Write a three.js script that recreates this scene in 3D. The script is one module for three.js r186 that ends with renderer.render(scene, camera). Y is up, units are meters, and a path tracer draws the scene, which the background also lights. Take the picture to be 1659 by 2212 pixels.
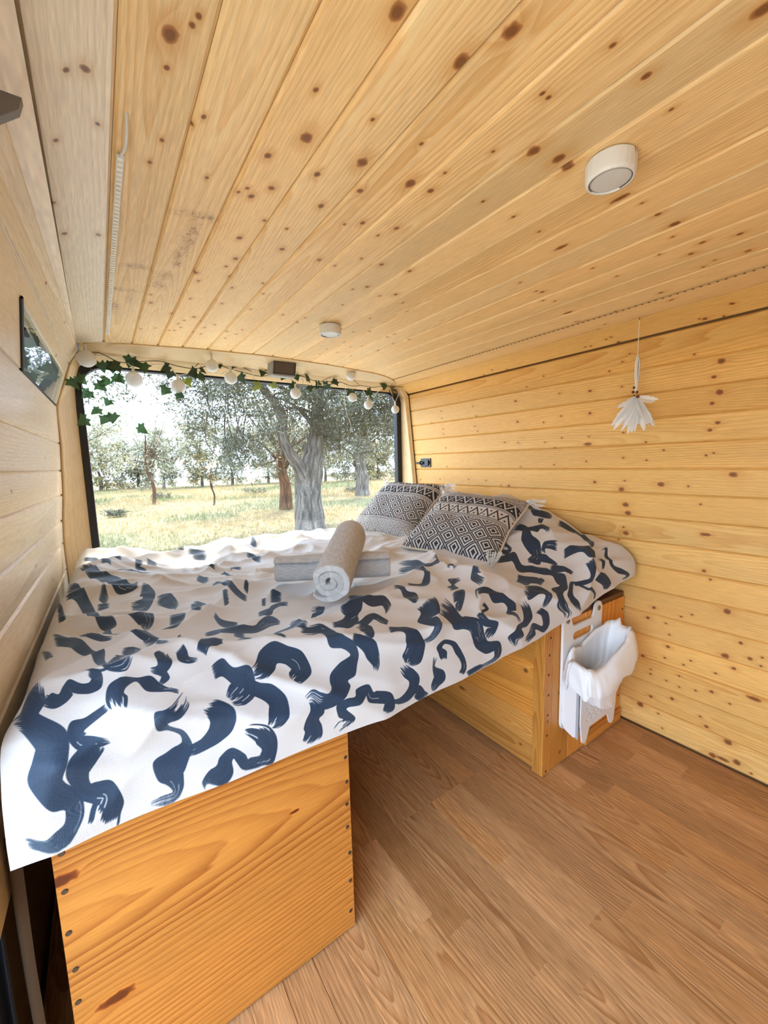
import * as THREE from 'three';
import { mergeGeometries } from 'three/addons/utils/BufferGeometryUtils.js';
import { RoundedBoxGeometry } from 'three/addons/geometries/RoundedBoxGeometry.js';

// ---------- camera (floor of the van is y = 0, the rear window lies towards -z) ----------
const scene = new THREE.Scene();
const camera = new THREE.PerspectiveCamera(2 * Math.atan(1106 / 878.8746) * 180 / Math.PI, 1659 / 2212, 0.02, 400);
{
  const yaw = 0.607721268, pitch = 0.12182425, roll = -0.0261411483;
  const cy = Math.cos(yaw), sy = Math.sin(yaw), cp = Math.cos(pitch), sp = Math.sin(pitch);
  const fwd = new THREE.Vector3(sy * cp, -sp, -cy * cp), right = new THREE.Vector3(cy, 0, sy), up = new THREE.Vector3().crossVectors(right, fwd);
  camera.position.set(0, 1, 0);
  camera.up.copy(up).multiplyScalar(Math.cos(roll)).addScaledVector(right, -Math.sin(roll));
  camera.lookAt(fwd.x, 1 + fwd.y, fwd.z);
}
// ---------- sky, sun, exposure ----------
const SUN = new THREE.Vector3(0.32, 0.80, -0.44).normalize();
scene.background = new THREE.Color().setRGB(0.76, 0.97, 1.28); // bright white haze
const sun = new THREE.DirectionalLight(new THREE.Color().setRGB(1, 0.94, 0.80), 1.7);
sun.name = 'sun'; sun.position.copy(SUN).multiplyScalar(40); sun.castShadow = true;
Object.assign(sun.shadow.camera, { left: -25, right: 25, top: 25, bottom: -25, near: 1, far: 120 });
sun.shadow.mapSize.set(4096, 4096); sun.shadow.radius = 1;
scene.add(sun, sun.target);
const renderer = new THREE.WebGLRenderer({ antialias: true });
renderer.toneMapping = THREE.LinearToneMapping;
renderer.toneMappingExposure = 6.3;
renderer.shadowMap.enabled = true;

const WALL_KNOTS=[384,1267,5,0,384,1228,5,0,298,1212,5,0,397,1171,5,0,397,1144,5,0,614,1264,5,0,629,1214,5,0,623,1166,5,0,639,1140,5,0,865,1256,8,0,876,1164,8,0,881,1071,5,0,894,963,5,0,919,1308,5,0,1002,1339,5,0,815,1405,5,0,682,1405,5,0,667,1396,5,0,746,1424,5,0,1005,1149,5,0,1086,1167,5,0,1091,1079,5,0,1058,1040,5,0,1058,971,5,0,1077,1258,5,0,1201,1248,8,0,1204,1165,8,0,1203,1077,5,0,1199,1049,9,1,1195,983,5,0,1316,1246,5,0,1314,1331,5,0,1340,1353,5,0,1269,1308,5,0,1298,1404,8,0,1266,1432,5,0,1184,1420,5,0,1325,1171,5,0,1329,1083,5,0,1403,1045,5,0,1332,993,5,0,1408,983,5,0,1341,911,5,0,1231,903,8,0,1330,879,13,0,1346,824,13,0,1355,794,13,0,1342,741,5,0,1351,720,13,0,1327,693,5,0,1456,901,13,0,1535,897,5,0,1650,936,13,0,1602,1275,13,0,1583,1231,8,0,1602,1184,13,0,1583,1153,8,0,1602,1093,8,0,1582,1072,8,0,1577,995,5,0,1597,1002,5,0,1571,841,5,0,1590,746,9,1,1592,628,8,0,1610,604,5,0,1540,1418,5,0,1597,1405,5,0,1529,1309,5,0,1462,1016,5,0,830,876,8,0,696,898,5,0,786,876,5,0,581,900,5,0,367,898,5,0,200,892,5,0,1014,1066,5,0,806,1077,5,0,421,966,5,0,413,1068,5,0,1457,467,8,0,1439,425,8,0,1495,422,5,0,1508,385,5,0,1506,341,8,0,1429,277,8,0,1498,297,5,0,1538,459,5,0,1568,475,5,0,1658,513,13,0,1696,424,8,0,1662,369,13,0,1720,383,8,0,1685,337,8,0,1641,302,5,0,1554,295,5,0,1574,317,5,0,1544,250,5,0,1457,237,5,0,1457,220,5,0,1635,236,8,0,1592,220,5,0,1546,211,5,0,1507,217,5,0,1462,136,8,0,1527,160,8,0,1429,89,13,0,1488,84,5,0,1610,137,5,0,1628,111,8,0,1686,89,13,0,1650,22,13,0,1711,36,13,0,1746,21,5,0,1676,25,9,1,1504,36,5,0,1592,626,5,0,1610,603,5,0,1737,262,9,1,1682,218,5,0,1746,370,5,0,1747,397,5,0,1625,1444,8,0,1552,1413,8,0,1607,1396,5,0,1316,1395,8,0,1286,1436,5,0,1204,1418,5,0];
const CEIL_KNOTS=[1510,137,13,0,1467,139,5,0,1663,329,13,0,1459,319,13,0,1403,284,8,0,1407,364,8,0,1463,412,13,0,1410,444,8,0,1467,506,13,0,1405,178,5,0,1427,189,5,0,1546,159,5,0,1533,155,5,0,1343,148,5,0,1287,138,5,0,1299,218,5,0,1299,270,5,0,1314,280,5,0,1327,314,8,0,1538,297,5,0,1541,381,5,0,1724,445,13,0,1663,424,13,0,1695,542,5,0,1695,554,5,0,1775,555,5,0,1781,629,8,0,1777,712,5,0,1629,619,13,0,1640,666,13,0,1637,695,13,0,1474,547,8,0,1503,647,5,0,1592,567,5,0,1546,465,5,0,1521,537,5,0,1883,651,13,0,1646,853,9,1,1661,903,5,0,1661,968,8,0,1504,733,5,0,1294,292,8,0,1330,406,8,0,1230,335,5,0,1232,381,5,0,1307,470,5,0,1328,498,8,0,1310,548,5,0,1350,565,8,0,1145,312,8,0,1150,402,8,0,1053,329,8,0,1151,491,8,0,1212,625,8,0,1219,703,8,0,1004,320,5,0,949,267,8,0,954,343,8,0,901,281,5,0,903,362,5,0,963,422,5,0,907,444,5,0,1150,534,5,0,1208,570,5,0,1088,663,8,0,1091,758,8,0,1058,725,5,0,1056,638,5,0,945,668,5,0,751,190,5,0,688,196,8,0,773,284,5,0,780,366,5,0,778,449,5,0,783,547,5,0,793,618,5,0,740,614,5,0,618,319,8,0,612,258,8,0,576,299,5,0,537,288,5,0,499,300,5,0,457,288,5,0,593,345,5,0,539,368,5,0,581,390,5,0,534,442,5,0,517,477,5,0,574,481,5,0,452,456,5,0,466,345,5,0,461,371,5,0,425,192,5,0,447,230,5,0,456,273,5,0,757,770,5,0,748,823,5,0,775,870,5,0,597,1035,8,0,612,944,5,0,577,910,5,0,505,842,5,0,482,904,5,0,459,980,5,0,1052,812,5,0,994,869,5,0,892,800,5,0,887,865,5,0,758,965,5,0,800,967,5,0,779,1052,5,0,708,1030,5,0,424,851,5,0,624,857,5,0,1661,968,8,0,1668,1033,13,0,1646,1081,5,0,1733,1182,8,0,1675,1157,8,0,1644,1191,8,0,1724,1278,8,0,1500,823,5,0,1476,1076,5,0,1491,1166,5,0,1598,1137,5,0,1666,1267,5,0,1638,1283,5,0,1533,1359,8,0,1520,1439,8,0,1325,994,5,0,1325,1094,8,0,1317,1076,5,0,1291,1146,5,0,1311,1177,5,0,1287,1287,9,1,1504,734,5,0,1490,921,9,1,1517,1530,5,0,1277,1377,5,0,1305,1392,5,0,1337,1397,5,0,1284,1383,5,0,1340,1483,5,0,1302,1513,5,0,1263,1518,5,0,1400,56,8,0,1397,38,5,0,1276,20,5,0,1314,68,5,0,1000,15,8,0,993,69,8,0,1114,6,5,0];
const PANEL_KNOTS=[62,196,13,1,14,430,13,1,358,345,5,1];
const PANEL_SCREWS=[-0.09,0.47,-0.092,0.411,-0.094,0.345,-0.092,0.283,-0.094,0.229,0.359,0.247,0.362,0.185,0.361,0.119,0.359,0.047,0.361,0.404,0.362,0.349,0.36,0.299];
const POST_SCREWS=[1.085,0.455,1.081,0.4,1.079,0.337,1.08,0.27,1.079,0.204,1.076,0.137,1.075,0.015];
const IVY=[0.401,1.473,1.0,0.44,1.469,1.0,0.475,1.455,1.0,0.496,1.483,1.0,0.54,1.455,1.0,0.164,1.417,1.0,0.147,1.426,1.0,0.186,1.411,1.0,0.063,1.402,1.0,0.083,1.4,1.0,0.101,1.398,1.0,0.045,1.396,1.0,0.272,1.412,1.0,0.28,1.391,1.0,0.406,1.418,1.0,0.408,1.386,1.0,-0.025,1.341,1.0,-0.049,1.329,1.0,0.061,1.345,1.0,0.086,1.356,1.0,0.109,1.349,1.0,0.033,1.324,1.0,-0.002,1.29,1.0,0.057,1.261,1.0,0.021,1.228,1.0,0.261,1.324,1.0,0.346,1.367,2.0,0.3,1.305,1.0,0.378,1.397,1.0,0.54,1.455,1.0,0.676,1.445,1.0,0.696,1.462,1.0,0.773,1.429,1.0,0.836,1.43,1.0,0.901,1.428,1.0,1.025,1.473,1.0,1.055,1.423,1.0,0.964,1.404,1.0,0.828,1.384,1.0,1.144,1.379,1.0,1.203,1.365,1.0,1.268,1.367,1.0,1.254,1.387,1.0,1.364,1.435,1.0,1.421,1.39,1.0,1.451,1.47,1.0,0.902,1.382,1.0,0.648,1.369,2.0,0.718,1.38,2.0,0.578,1.396,1.0,1.005,1.402,1.0,-0.023,1.191,1.0,0.043,1.194,1.0,0.066,1.207,1.0,0.151,1.161,1.0];
const STROKES=[[85,1082,104,1132,89,1127,106,1169,85,1147,100,1190,81,1167,96,1214,66,1144,78,1195],[81,1198,81,1153,96,1236,104,1203,104,1254,129,1242,104,1259,130,1280,100,1276,123,1301,95,1300,123,1310,110,1338,127,1319,124,1347,139,1337,126,1354,141,1360,123,1365,133,1374,113,1370,122,1381,100,1373,104,1382,82,1363,85,1373],[100,1148,109,1152,107,1177,112,1163,119,1190,117,1162,131,1186,125,1167,139,1173,130,1153,139,1166,137,1143,148,1175,150,1157,162,1182,160,1161,174,1175,165,1155,175,1147,167,1156,161,1130,159,1141],[201,1233,184,1229,203,1212,182,1206,200,1200,187,1181,207,1188,204,1173,220,1181,221,1174,231,1201,239,1175,244,1210,250,1194,260,1217,262,1210,273,1222,274,1216],[178,1217,181,1227,165,1224,169,1235,153,1230,157,1243,139,1231,150,1248,136,1254,152,1255,146,1275,151,1259,163,1279,163,1265,180,1279,180,1275],[160,1263,172,1282,149,1275,161,1296,137,1288,152,1307,132,1305,150,1313,135,1322,150,1322,140,1341,152,1330,154,1353,159,1332,162,1357,175,1338,159,1354,184,1363,154,1362,179,1376,149,1375,175,1385],[280,1220,286,1224,272,1233,283,1246,261,1247,269,1265,250,1253,254,1269,237,1256,246,1272,238,1277,246,1267,252,1282,254,1277,267,1294,271,1289,270,1308,279,1307,266,1314,281,1325,259,1317,274,1336,249,1323,267,1348,232,1332,262,1354,235,1356,262,1353,244,1366,263,1364,249,1373,262,1376,249,1378,254,1383,235,1378,237,1384,219,1379,219,1382],[302,1260,304,1251,311,1276,324,1247,314,1282,345,1271,314,1289,340,1306,309,1302,323,1323,297,1315,304,1331,281,1321,286,1335,269,1326,272,1336],[293,1385,290,1382,297,1380,292,1376,318,1384,304,1368,334,1378,316,1364,335,1364,322,1353,340,1359,339,1345,345,1366,356,1360,353,1378,361,1370,369,1381,367,1370,385,1382,381,1372,402,1383,386,1370,410,1369,389,1363,408,1346,382,1350,396,1323,379,1342,375,1311,369,1330,362,1312,361,1322],[330,1198,328,1178,343,1192,347,1167,354,1206,363,1185,363,1220,389,1192,359,1217,387,1242,351,1226,367,1262,343,1243,350,1263],[372,1234,384,1210,389,1250,400,1227,403,1265,420,1240,410,1280,436,1272,408,1291,434,1305,403,1306,422,1325,399,1321,408,1331],[390,1213,389,1196,413,1215,405,1181,432,1197,421,1157,444,1180,448,1144,459,1187,471,1157,469,1204,495,1179,468,1212,498,1228,461,1221,475,1250,456,1235,463,1250],[239,1163,240,1157,255,1170,252,1154,270,1150,252,1131,269,1126,260,1120],[251,1171,259,1160,255,1177,264,1181,249,1190,252,1196],[284,1122,295,1111,285,1146,298,1127,297,1156,300,1142,312,1155,312,1149],[325,1146,315,1131,330,1127,329,1105,347,1120,348,1103,362,1113,363,1089],[225,1180,226,1176,235,1202,241,1188,247,1212,250,1204,265,1217,266,1210],[475,1303,471,1288,481,1304,488,1280,493,1321,502,1295,520,1326,515,1301,544,1317,527,1293,562,1298,531,1277,562,1282,540,1256,581,1273,563,1238,595,1248,580,1229,606,1223,591,1221,602,1195,588,1208,589,1175,577,1194,580,1156,558,1181,579,1135,557,1155,569,1107,554,1133,543,1105,533,1133,522,1102,514,1125],[479,1303,502,1313,478,1320,498,1333,470,1332,489,1342,466,1353,494,1360,468,1363,493,1377,461,1376,472,1383],[600,1191,612,1171,614,1207,629,1186,623,1223,646,1205,626,1244,650,1238,630,1264,646,1266,629,1284,636,1287],[530,1382,522,1375,548,1379,534,1367,564,1369,544,1364,548,1349,533,1353,545,1342,530,1331,552,1339,549,1324,575,1342,570,1327,590,1333,579,1314,596,1330,605,1313,599,1345,612,1333,619,1354,623,1335,636,1361,653,1350,636,1366,657,1376,628,1373,635,1379],[593,1122,599,1108,618,1136,630,1098,652,1115,663,1078,668,1101,677,1082],[632,1149,640,1121,657,1143,663,1116,685,1125,692,1100,700,1118,715,1098,705,1142,723,1122,714,1155,727,1140],[640,1152,660,1132,642,1167,668,1154,645,1170,651,1193,638,1171,633,1182],[697,1193,707,1169,720,1194,728,1178,735,1207,752,1190,730,1232,768,1222,725,1254,765,1267,714,1272,747,1300,711,1291,723,1305],[694,1298,710,1293,700,1324,724,1317,711,1342,735,1346,707,1356,723,1368,691,1365,701,1377,671,1367,673,1375,653,1361,652,1366],[717,1378,712,1370,731,1382,735,1363,748,1384,751,1378,762,1383,759,1381],[838,1115,900,1100,831,1142,863,1164,799,1173,831,1175,812,1204,842,1186,816,1218,830,1225,797,1236,801,1249,769,1244,769,1254],[863,1157,922,1113,875,1186,922,1158,879,1234,917,1206,908,1246,932,1214,927,1263,958,1245,930,1290,964,1290,928,1319,962,1326],[825,1323,809,1319,829,1299,809,1298,821,1283,809,1276,836,1274,838,1263,854,1288,866,1281,858,1313,874,1311,871,1342,885,1343,872,1362,886,1368,861,1372,874,1379],[792,1301,801,1307,781,1328,787,1329,785,1354,810,1352,787,1357,812,1371,774,1373,789,1380,773,1382,778,1384],[890,1384,884,1378,921,1383,915,1377,945,1382,940,1378],[691,1018,718,978,698,1024,732,1005,687,1039,683,1079,672,1044,655,1082],[717,1038,730,1019,732,1067,754,1034,760,1074,785,1044,745,1104,778,1085],[594,1015,601,994,617,1014,623,988,647,968,630,984,627,959,621,974],[546,1058,550,1045,572,1058,576,1039,596,1028,595,1014],[936,1285,966,1294,928,1319,964,1317,958,1355,973,1330,988,1360,1007,1344,990,1366,1011,1375,976,1379,983,1383,890,1379,893,1384],[974,1318,963,1306,1001,1305,982,1284,1015,1276,997,1283,984,1253,971,1264,979,1228,963,1236,970,1217,962,1222],[1024,1166,1003,1167,1028,1147,1033,1128,1053,1152,1073,1132,1062,1186,1091,1160,1092,1201,1110,1186,1096,1225,1120,1219,1088,1244,1109,1257,1072,1259,1089,1256,1096,1283,1106,1279,1094,1310,1103,1311],[1005,1190,1019,1181,1013,1204,1023,1209,989,1211,991,1219,974,1227,979,1232],[1144,1240,1173,1229,1150,1263,1178,1266,1133,1296,1157,1312,1113,1314,1125,1333,1084,1316,1095,1331,1066,1331,1096,1354,1045,1345,1075,1360,1063,1377,1072,1378],[1184,1193,1211,1171,1191,1230,1240,1179,1231,1231,1264,1201,1247,1251,1273,1246,1237,1276,1254,1286,1221,1298,1228,1305],[1186,1303,1212,1295,1202,1328,1227,1330,1203,1358,1224,1369,1190,1363,1194,1378,1156,1340,1160,1359,1131,1357,1151,1372,1103,1373,1118,1382],[940,1137,954,1115,958,1136,1003,1108,940,1150,951,1162,922,1174,929,1181],[965,1096,987,1068,1009,1087,1010,1066,1023,1061,1034,1027,1064,1048,1075,1033],[888,1014,904,993,923,1027,938,1006,959,1019,965,991,1014,959,992,966,1037,895,991,939,1020,849,974,901,1001,818,969,855],[833,1020,848,999,850,1030,867,1012,837,1065,860,1044,840,1094,875,1064,856,1095,867,1087],[1154,1023,1127,1071,1087,1069,1113,1065,1067,1118,1101,1100],[1235,1112,1292,1080,1248,1133,1298,1098,1282,1155,1325,1126,1286,1190,1323,1170],[1037,764,1067,729,1047,851,1083,813,1059,897,1080,874,1119,891,1130,869,1146,837,1126,852],[1097,962,1102,948,1133,935,1151,919,1094,991,1113,983],[1652,851,1664,845,1613,910,1675,884,1610,937,1644,922,1625,963,1659,947,1637,976,1654,968],[1575,970,1571,963,1609,957,1599,944],[1614,1014,1653,994,1634,1027,1665,1008,1637,1080,1666,1072,1616,1116,1643,1108,1586,1158,1611,1159,1576,1164,1578,1173],[1499,906,1529,902,1487,953,1514,957,1452,980,1488,985,1437,1029,1477,1031,1433,1039,1418,1074,1403,1036,1392,1046],[1503,963,1516,953,1519,993,1540,973,1542,995,1571,981,1539,1029,1558,1025],[1462,1066,1463,1050,1482,1055,1496,1042,1500,1087,1526,1074],[1420,1060,1443,1045,1438,1088,1458,1079,1432,1130,1445,1124],[1482,1121,1508,1102,1509,1134,1537,1114,1533,1162,1561,1146,1526,1203,1571,1191,1525,1219,1547,1222],[1501,1215,1522,1219,1487,1251,1506,1260,1465,1287,1476,1300,1442,1281,1437,1300,1419,1265,1405,1279,1404,1247,1407,1262,1361,1278,1372,1290,1339,1303,1359,1311,1341,1342,1369,1348,1358,1378,1370,1380],[1407,1272,1417,1272,1421,1321,1429,1318,1435,1332,1447,1326,1462,1363,1472,1365,1457,1379,1464,1382],[1398,1123,1425,1107,1415,1157,1439,1141,1432,1189,1449,1180,1437,1215,1448,1211],[1292,988,1308,972,1343,1001,1360,983,1359,1011,1390,994,1328,1062,1365,1042,1352,1088,1381,1071,1368,1122,1396,1106,1383,1151,1402,1142,1368,1190,1407,1184,1355,1217,1387,1226,1347,1237,1360,1264,1304,1236,1329,1270,1293,1284,1317,1292,1277,1330,1308,1336,1296,1363,1324,1370,1295,1376,1313,1383],[1487,1308,1513,1294,1497,1324,1540,1319,1520,1358,1554,1367,1522,1374,1536,1379],[1573,1237,1591,1239,1564,1275,1578,1281,1548,1294,1555,1300],[1612,1205,1618,1198,1638,1211,1650,1206,1613,1252,1629,1253,1604,1310,1617,1310,1623,1352,1646,1347,1664,1375,1680,1377,1637,1379,1644,1382],[1441,905,1441,925,1399,931,1407,939,1388,967,1394,974,1373,963,1360,976,1367,935,1354,944],[1296,1148,1337,1132,1289,1180,1327,1165],[1242,1116,1284,1099,1229,1163,1259,1134,1294,1133,1302,1112],[97,589,87,467,124,627,125,570,144,714,152,676,157,791,166,758,173,866,182,826,185,910,200,894,180,934,190,921,198,991,202,962,215,996,216,970,229,1001,232,962,243,1006,246,980],[204,843,204,826,224,854,226,810,244,883,255,810,249,898,269,886,247,913,250,930],[104,936,96,869,125,966,125,923,141,1007,146,974,158,1047,163,1027,167,1087,179,1066,172,1109,180,1101,183,1141,186,1119,205,1154,200,1104,218,1134,212,1100],[187,1106,196,1089,191,1130,205,1105],[142,942,142,922,159,968,160,937,176,998,178,981,193,1011,194,999],[221,1023,222,1011,239,1048,244,1013,244,1054,265,1050,239,1056,242,1085],[205,1088,207,1070,218,1108,223,1074,231,1109,234,1090],[256,1078,260,1064,266,1095,270,1080,276,1099,278,1096],[93,987,80,902,107,1007,103,982],[93,722,76,575,109,738,103,695],[261,655,270,596,271,669,290,660,260,706,261,757,237,717,236,759],[293,718,297,684,317,741,327,686,331,779,341,741],[298,919,304,878,320,922,334,883,310,931,311,951,285,958,284,975,268,970,267,979],[356,830,371,762,378,840,396,808,365,845,365,869],[104,349,104,307,141,438,143,378,165,501,168,446,193,563,197,499,214,611,219,548,240,626,242,595,259,613,260,586],[168,715,167,683,192,719,192,686],[171,636,178,589,186,679,190,657],[277,1069,276,1059,292,1053,289,1033,312,1010,309,990],[151,1126,152,1121,175,1144,175,1140,190,1142,190,1136],[209,381,209,349,245,356,247,318,272,406,276,364,304,417,308,381],[353,1002,355,988,376,1001,380,973,401,991,407,955,432,988,439,960,459,998,466,971,479,990,485,956,502,979,515,936,520,992,526,979],[398,875,404,862,403,910,411,887,422,949,434,905,438,942,444,911],[409,1010,414,990,427,1030,438,992],[404,1054,415,1017,430,1071,441,1043,446,1098,460,1074,460,1111,469,1096],[466,1074,471,1056,490,1077,500,1046,517,1094,533,1065,536,1107,544,1094],[528,1026,538,1009,529,1055,547,1020,551,1066,558,1047,576,1059,580,1036,593,1033,596,1016,618,1024,618,1003,643,969,626,988,626,940,614,960],[644,1060,656,1042,654,1085,671,1048,696,1068,699,1022,740,1000,708,1012,745,947,716,975],[588,1123,593,1109,616,1127,626,1098,659,1115,674,1081],[493,915,500,891,522,919,528,888,542,888,545,865,566,874,573,852,580,892,590,867],[338,1077,339,1067,350,1075,358,1038,359,1091,373,1077,355,1101,356,1116,333,1106,335,1128,319,1132,325,1146],[352,854,361,797,375,860,386,803],[438,807,449,747,454,797,462,757],[558,815,576,766,583,834,602,786],[527,837,539,800,536,844,549,808],[441,676,444,653,456,669,465,634,477,735,485,710,505,779,511,760],[515,745,513,728,533,704,532,690],[510,471,525,434,515,532,528,491,536,538,542,516],[489,360,500,315,509,391,519,351],[416,577,422,550,435,621,443,590],[514,1120,521,1102,536,1126,543,1108,559,1130,571,1108,559,1150,576,1135],[435,1108,438,1099,457,1118,461,1107,475,1137,480,1125],[101,159,99,130,140,175,140,145,171,227,172,201],[186,219,188,183,221,238,223,211],[160,281,160,260,190,293,190,272],[261,261,263,224,286,244,288,216],[259,289,260,270,294,304,296,285],[300,220,303,197,333,236,336,212],[433,74,436,57,459,76,461,59],[468,113,473,83,533,132,537,109],[476,154,480,133,522,182,527,162],[493,345,501,307,520,372,528,342],[508,467,514,445,518,513,532,470,529,542,536,522],[721,103,736,66,731,149,742,124],[206,387,206,356,243,371,245,341,278,413,281,380,309,407,311,380],[110,345,111,319,153,444,154,407,180,494,181,468],[656,263,664,242,681,357,693,328],[550,431,555,405,593,416,599,389],[413,581,416,564,444,604,449,580]];
const clamp=(v,a=0,b=1)=>Math.min(b,Math.max(a,v)),lerp=(a,b,t)=>a+(b-a)*t,sstep=(a,b,v)=>{const t=clamp((v-a)/(b-a));return t*t*(3-2*t);};
function pw(tab,x){if(x<=tab[0][0])return tab[0][1];for(let i=1;i<tab.length;i++)if(x<=tab[i][0]){const t=(x-tab[i-1][0])/(tab[i][0]-tab[i-1][0]);return lerp(tab[i-1][1],tab[i][1],t);}return tab[tab.length-1][1];}
function rng(s){let a=s>>>0;return()=>{a=(a+0x6D2B79F5)|0;let t=Math.imul(a^(a>>>15),1|a);t=(t+Math.imul(t^(t>>>7),61|t))^t;return((t^(t>>>14))>>>0)/4294967296;};}
const NP=new Float32Array(65536);{const r=rng(77);for(let i=0;i<65536;i++)NP[i]=r()*2-1;}
function noise2(x,y){const xi=Math.floor(x),yi=Math.floor(y);let fx=x-xi,fy=y-yi;fx=fx*fx*(3-2*fx);fy=fy*fy*(3-2*fy);const a=(yi&255)<<8,b=((yi+1)&255)<<8,c=xi&255,d=(xi+1)&255;const p=NP[a|c],q=NP[a|d],r=NP[b|c],s=NP[b|d];return (p+(q-p)*fx)*(1-fy)+(r+(s-r)*fx)*fy;}
function fbm(x,y,o=3){let s=0,a=.5;for(let i=0;i<o;i++){s+=a*noise2(x,y);x=x*2.03+17.1;y=y*2.03+5.7;a*=.5;}return s;}

// ---- the duvet's shape: x across the van, v from the back edge to the front hem
const DUV={x0:-.135,x1:1.525,z0:-1.885,z1:-.645};
const hemY=[[-.14,.505],[0,.496],[.13,.487],[.43,.48],[.67,.477],[1,.5],[1.2,.53],[1.4,.566],[1.53,.583]];
const heapZ=[[-1.9,.15],[-1.61,.19],[-1.14,.185],[-.96,.14],[-.8,.06],[-.7,.0]];
function duvetTop(x,z){
  let y=.648+.04*sstep(.25,-.05,x)+.02*sstep(-1.5,-1.85,z)*sstep(1.2,.5,x);
  y+=pw(heapZ,z)*sstep(1.13,1.47,x);
  y-=.018*Math.exp(-(((x-.7)/.35)**2+((z+.75)/.25)**2));
  return y;
}
function duvetPoint(x,v){ // v: 0..1
  const top=1.085,dz=.165; // metres of flat top, depth of the rounded front
  const zr=DUV.z1-dz;
  let y,z,arc,n=[0,1,0];
  const T=duvetTop(x,zr),F=pw(hemY,x);
  const fr=.3,L=top+fr;const s=v*L;
  if(s<top){z=lerp(DUV.z0,zr,s/top);y=duvetTop(x,z);n=[0,1,0];}
  else{const a=Math.min(1,(s-top)/fr)*Math.PI/2,c=Math.pow(Math.max(0,Math.cos(a)),.75),q=Math.pow(Math.sin(a),.8);z=zr+dz*q;y=F+(T-F)*c;n=[0,Math.cos(a),Math.sin(a)];}
  // back edge and sides roll over
  y-=.05*Math.pow(clamp(1-(z-DUV.z0)/.05),2);
  const fx=1-sstep(DUV.z1-.16,DUV.z1,z);const el=clamp(1-(x-DUV.x0)/.05);y-=.06*el*el*fx;
  const er=clamp(1-(DUV.x1-x)/.05);y-=.05*er*er*fx;
  x+=.035*sstep(-1.1,-1.8,z)*clamp(1-(x-DUV.x0)/.4);
  return {x,y,z,s,n};
}
function duvetWrinkle(x,s){
  const w1=1-Math.abs(noise2(x*3.1+s*1.3+3,s*5.2-x*1.6+9));
  const w2=1-Math.abs(noise2(x*7+s*5+31,s*11-x*4+2));
  const w3=noise2(x*2.2+40,s*2.6+11);
  const w4=noise2(x*22+3,s*26+8);
  const cr=noise2(x*1.7+s*2.6+70,s*.9-x*1.1+5),w5=Math.pow(1-Math.abs(cr),6);
  const w6=Math.pow(1-Math.abs(noise2(x*3.3-s*3.7+12,s*1.3+x*1.5+55)),8);
  return .026*(w1*w1-.45)+.013*(w2*w2-.45)+.018*w3+.002*w4+.022*w5+.016*w6-.01+.006*sstep(.95,.5,s)*(1-2*Math.abs(noise2(x*12+s*3,s*19-x*3+21)));
}
function duvetVertex(x,v,wr=1){const p=duvetPoint(x,v);const e=Math.min(clamp((x-DUV.x0)/.06),clamp((DUV.x1-x)/.1),clamp(v/.04));const w=wr*duvetWrinkle(x,p.s)*(.3+.7*e)*(v>.9?lerp(1,.35,(v-.9)/.1):1);
  return [p.x,p.y+p.n[1]*w,p.z+p.n[2]*w,p.s];}
const DUW=1.8,DUH=1.42; // metres covered by the print
function duvetGeometry(nx,nv,wr=1){
  const pos=[],uv=[],idx=[];
  for(let j=0;j<=nv;j++)for(let i=0;i<=nx;i++){const x=lerp(DUV.x0,DUV.x1,i/nx),q=duvetVertex(x,j/nv,wr);pos.push(q[0],q[1],q[2]);uv.push((x+.2)/DUW,1-q[3]/DUH);}
  for(let j=0;j<nv;j++)for(let i=0;i<nx;i++){const a=j*(nx+1)+i,b=a+1,c=a+nx+1,d=c+1;idx.push(a,c,b,b,c,d);}
  const g=new THREE.BufferGeometry();g.setAttribute('position',new THREE.Float32BufferAttribute(pos,3));g.setAttribute('uv',new THREE.Float32BufferAttribute(uv,2));g.setIndex(idx);g.computeVertexNormals();return g;
}
// ---------- helpers ----------
const V3 = (x, y, z) => new THREE.Vector3(x, y, z);
const taken = new Map();
const numbered = (n) => { const k = taken.get(n) || 0; taken.set(n, k + 1); return k ? n + '_' + String(k).padStart(3, '0') : n; };
function add(parent, name, geo, mat) { const m = new THREE.Mesh(geo, mat); m.name = name; m.castShadow = m.receiveShadow = true; parent.add(m); return m; }
function struct(name, label) { const g = new THREE.Group(); g.name = name; g.userData = { kind: 'structure', label }; scene.add(g); return g; }
function thing(name, label, category, pos = [0, 0, 0], group) { const g = new THREE.Group(); g.name = numbered(name); g.position.set(...pos); g.userData = { label, category }; if (group) g.userData.group = group; scene.add(g); return g; }
const bx = (x0, x1, y0, y1, z0, z1) => new THREE.BoxGeometry(x1 - x0, y1 - y0, z1 - z0).translate((x0 + x1) / 2, (y0 + y1) / 2, (z0 + z1) / 2);
const rbx = (x0, x1, y0, y1, z0, z1, r = .004, s = 2) => new RoundedBoxGeometry(x1 - x0, y1 - y0, z1 - z0, s, r).translate((x0 + x1) / 2, (y0 + y1) / 2, (z0 + z1) / 2);
const std = (color, roughness = .6, extra = {}) => new THREE.MeshStandardMaterial({ color, roughness, ...extra });
const phys = (color, roughness = .6, extra = {}) => new THREE.MeshPhysicalMaterial({ color, roughness, ...extra });
const tubeOf = (pts, r, seg = 40, rad = 6) => new THREE.TubeGeometry(new THREE.CatmullRomCurve3(pts.map(p => V3(...p))), seg, r, rad);
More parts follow.
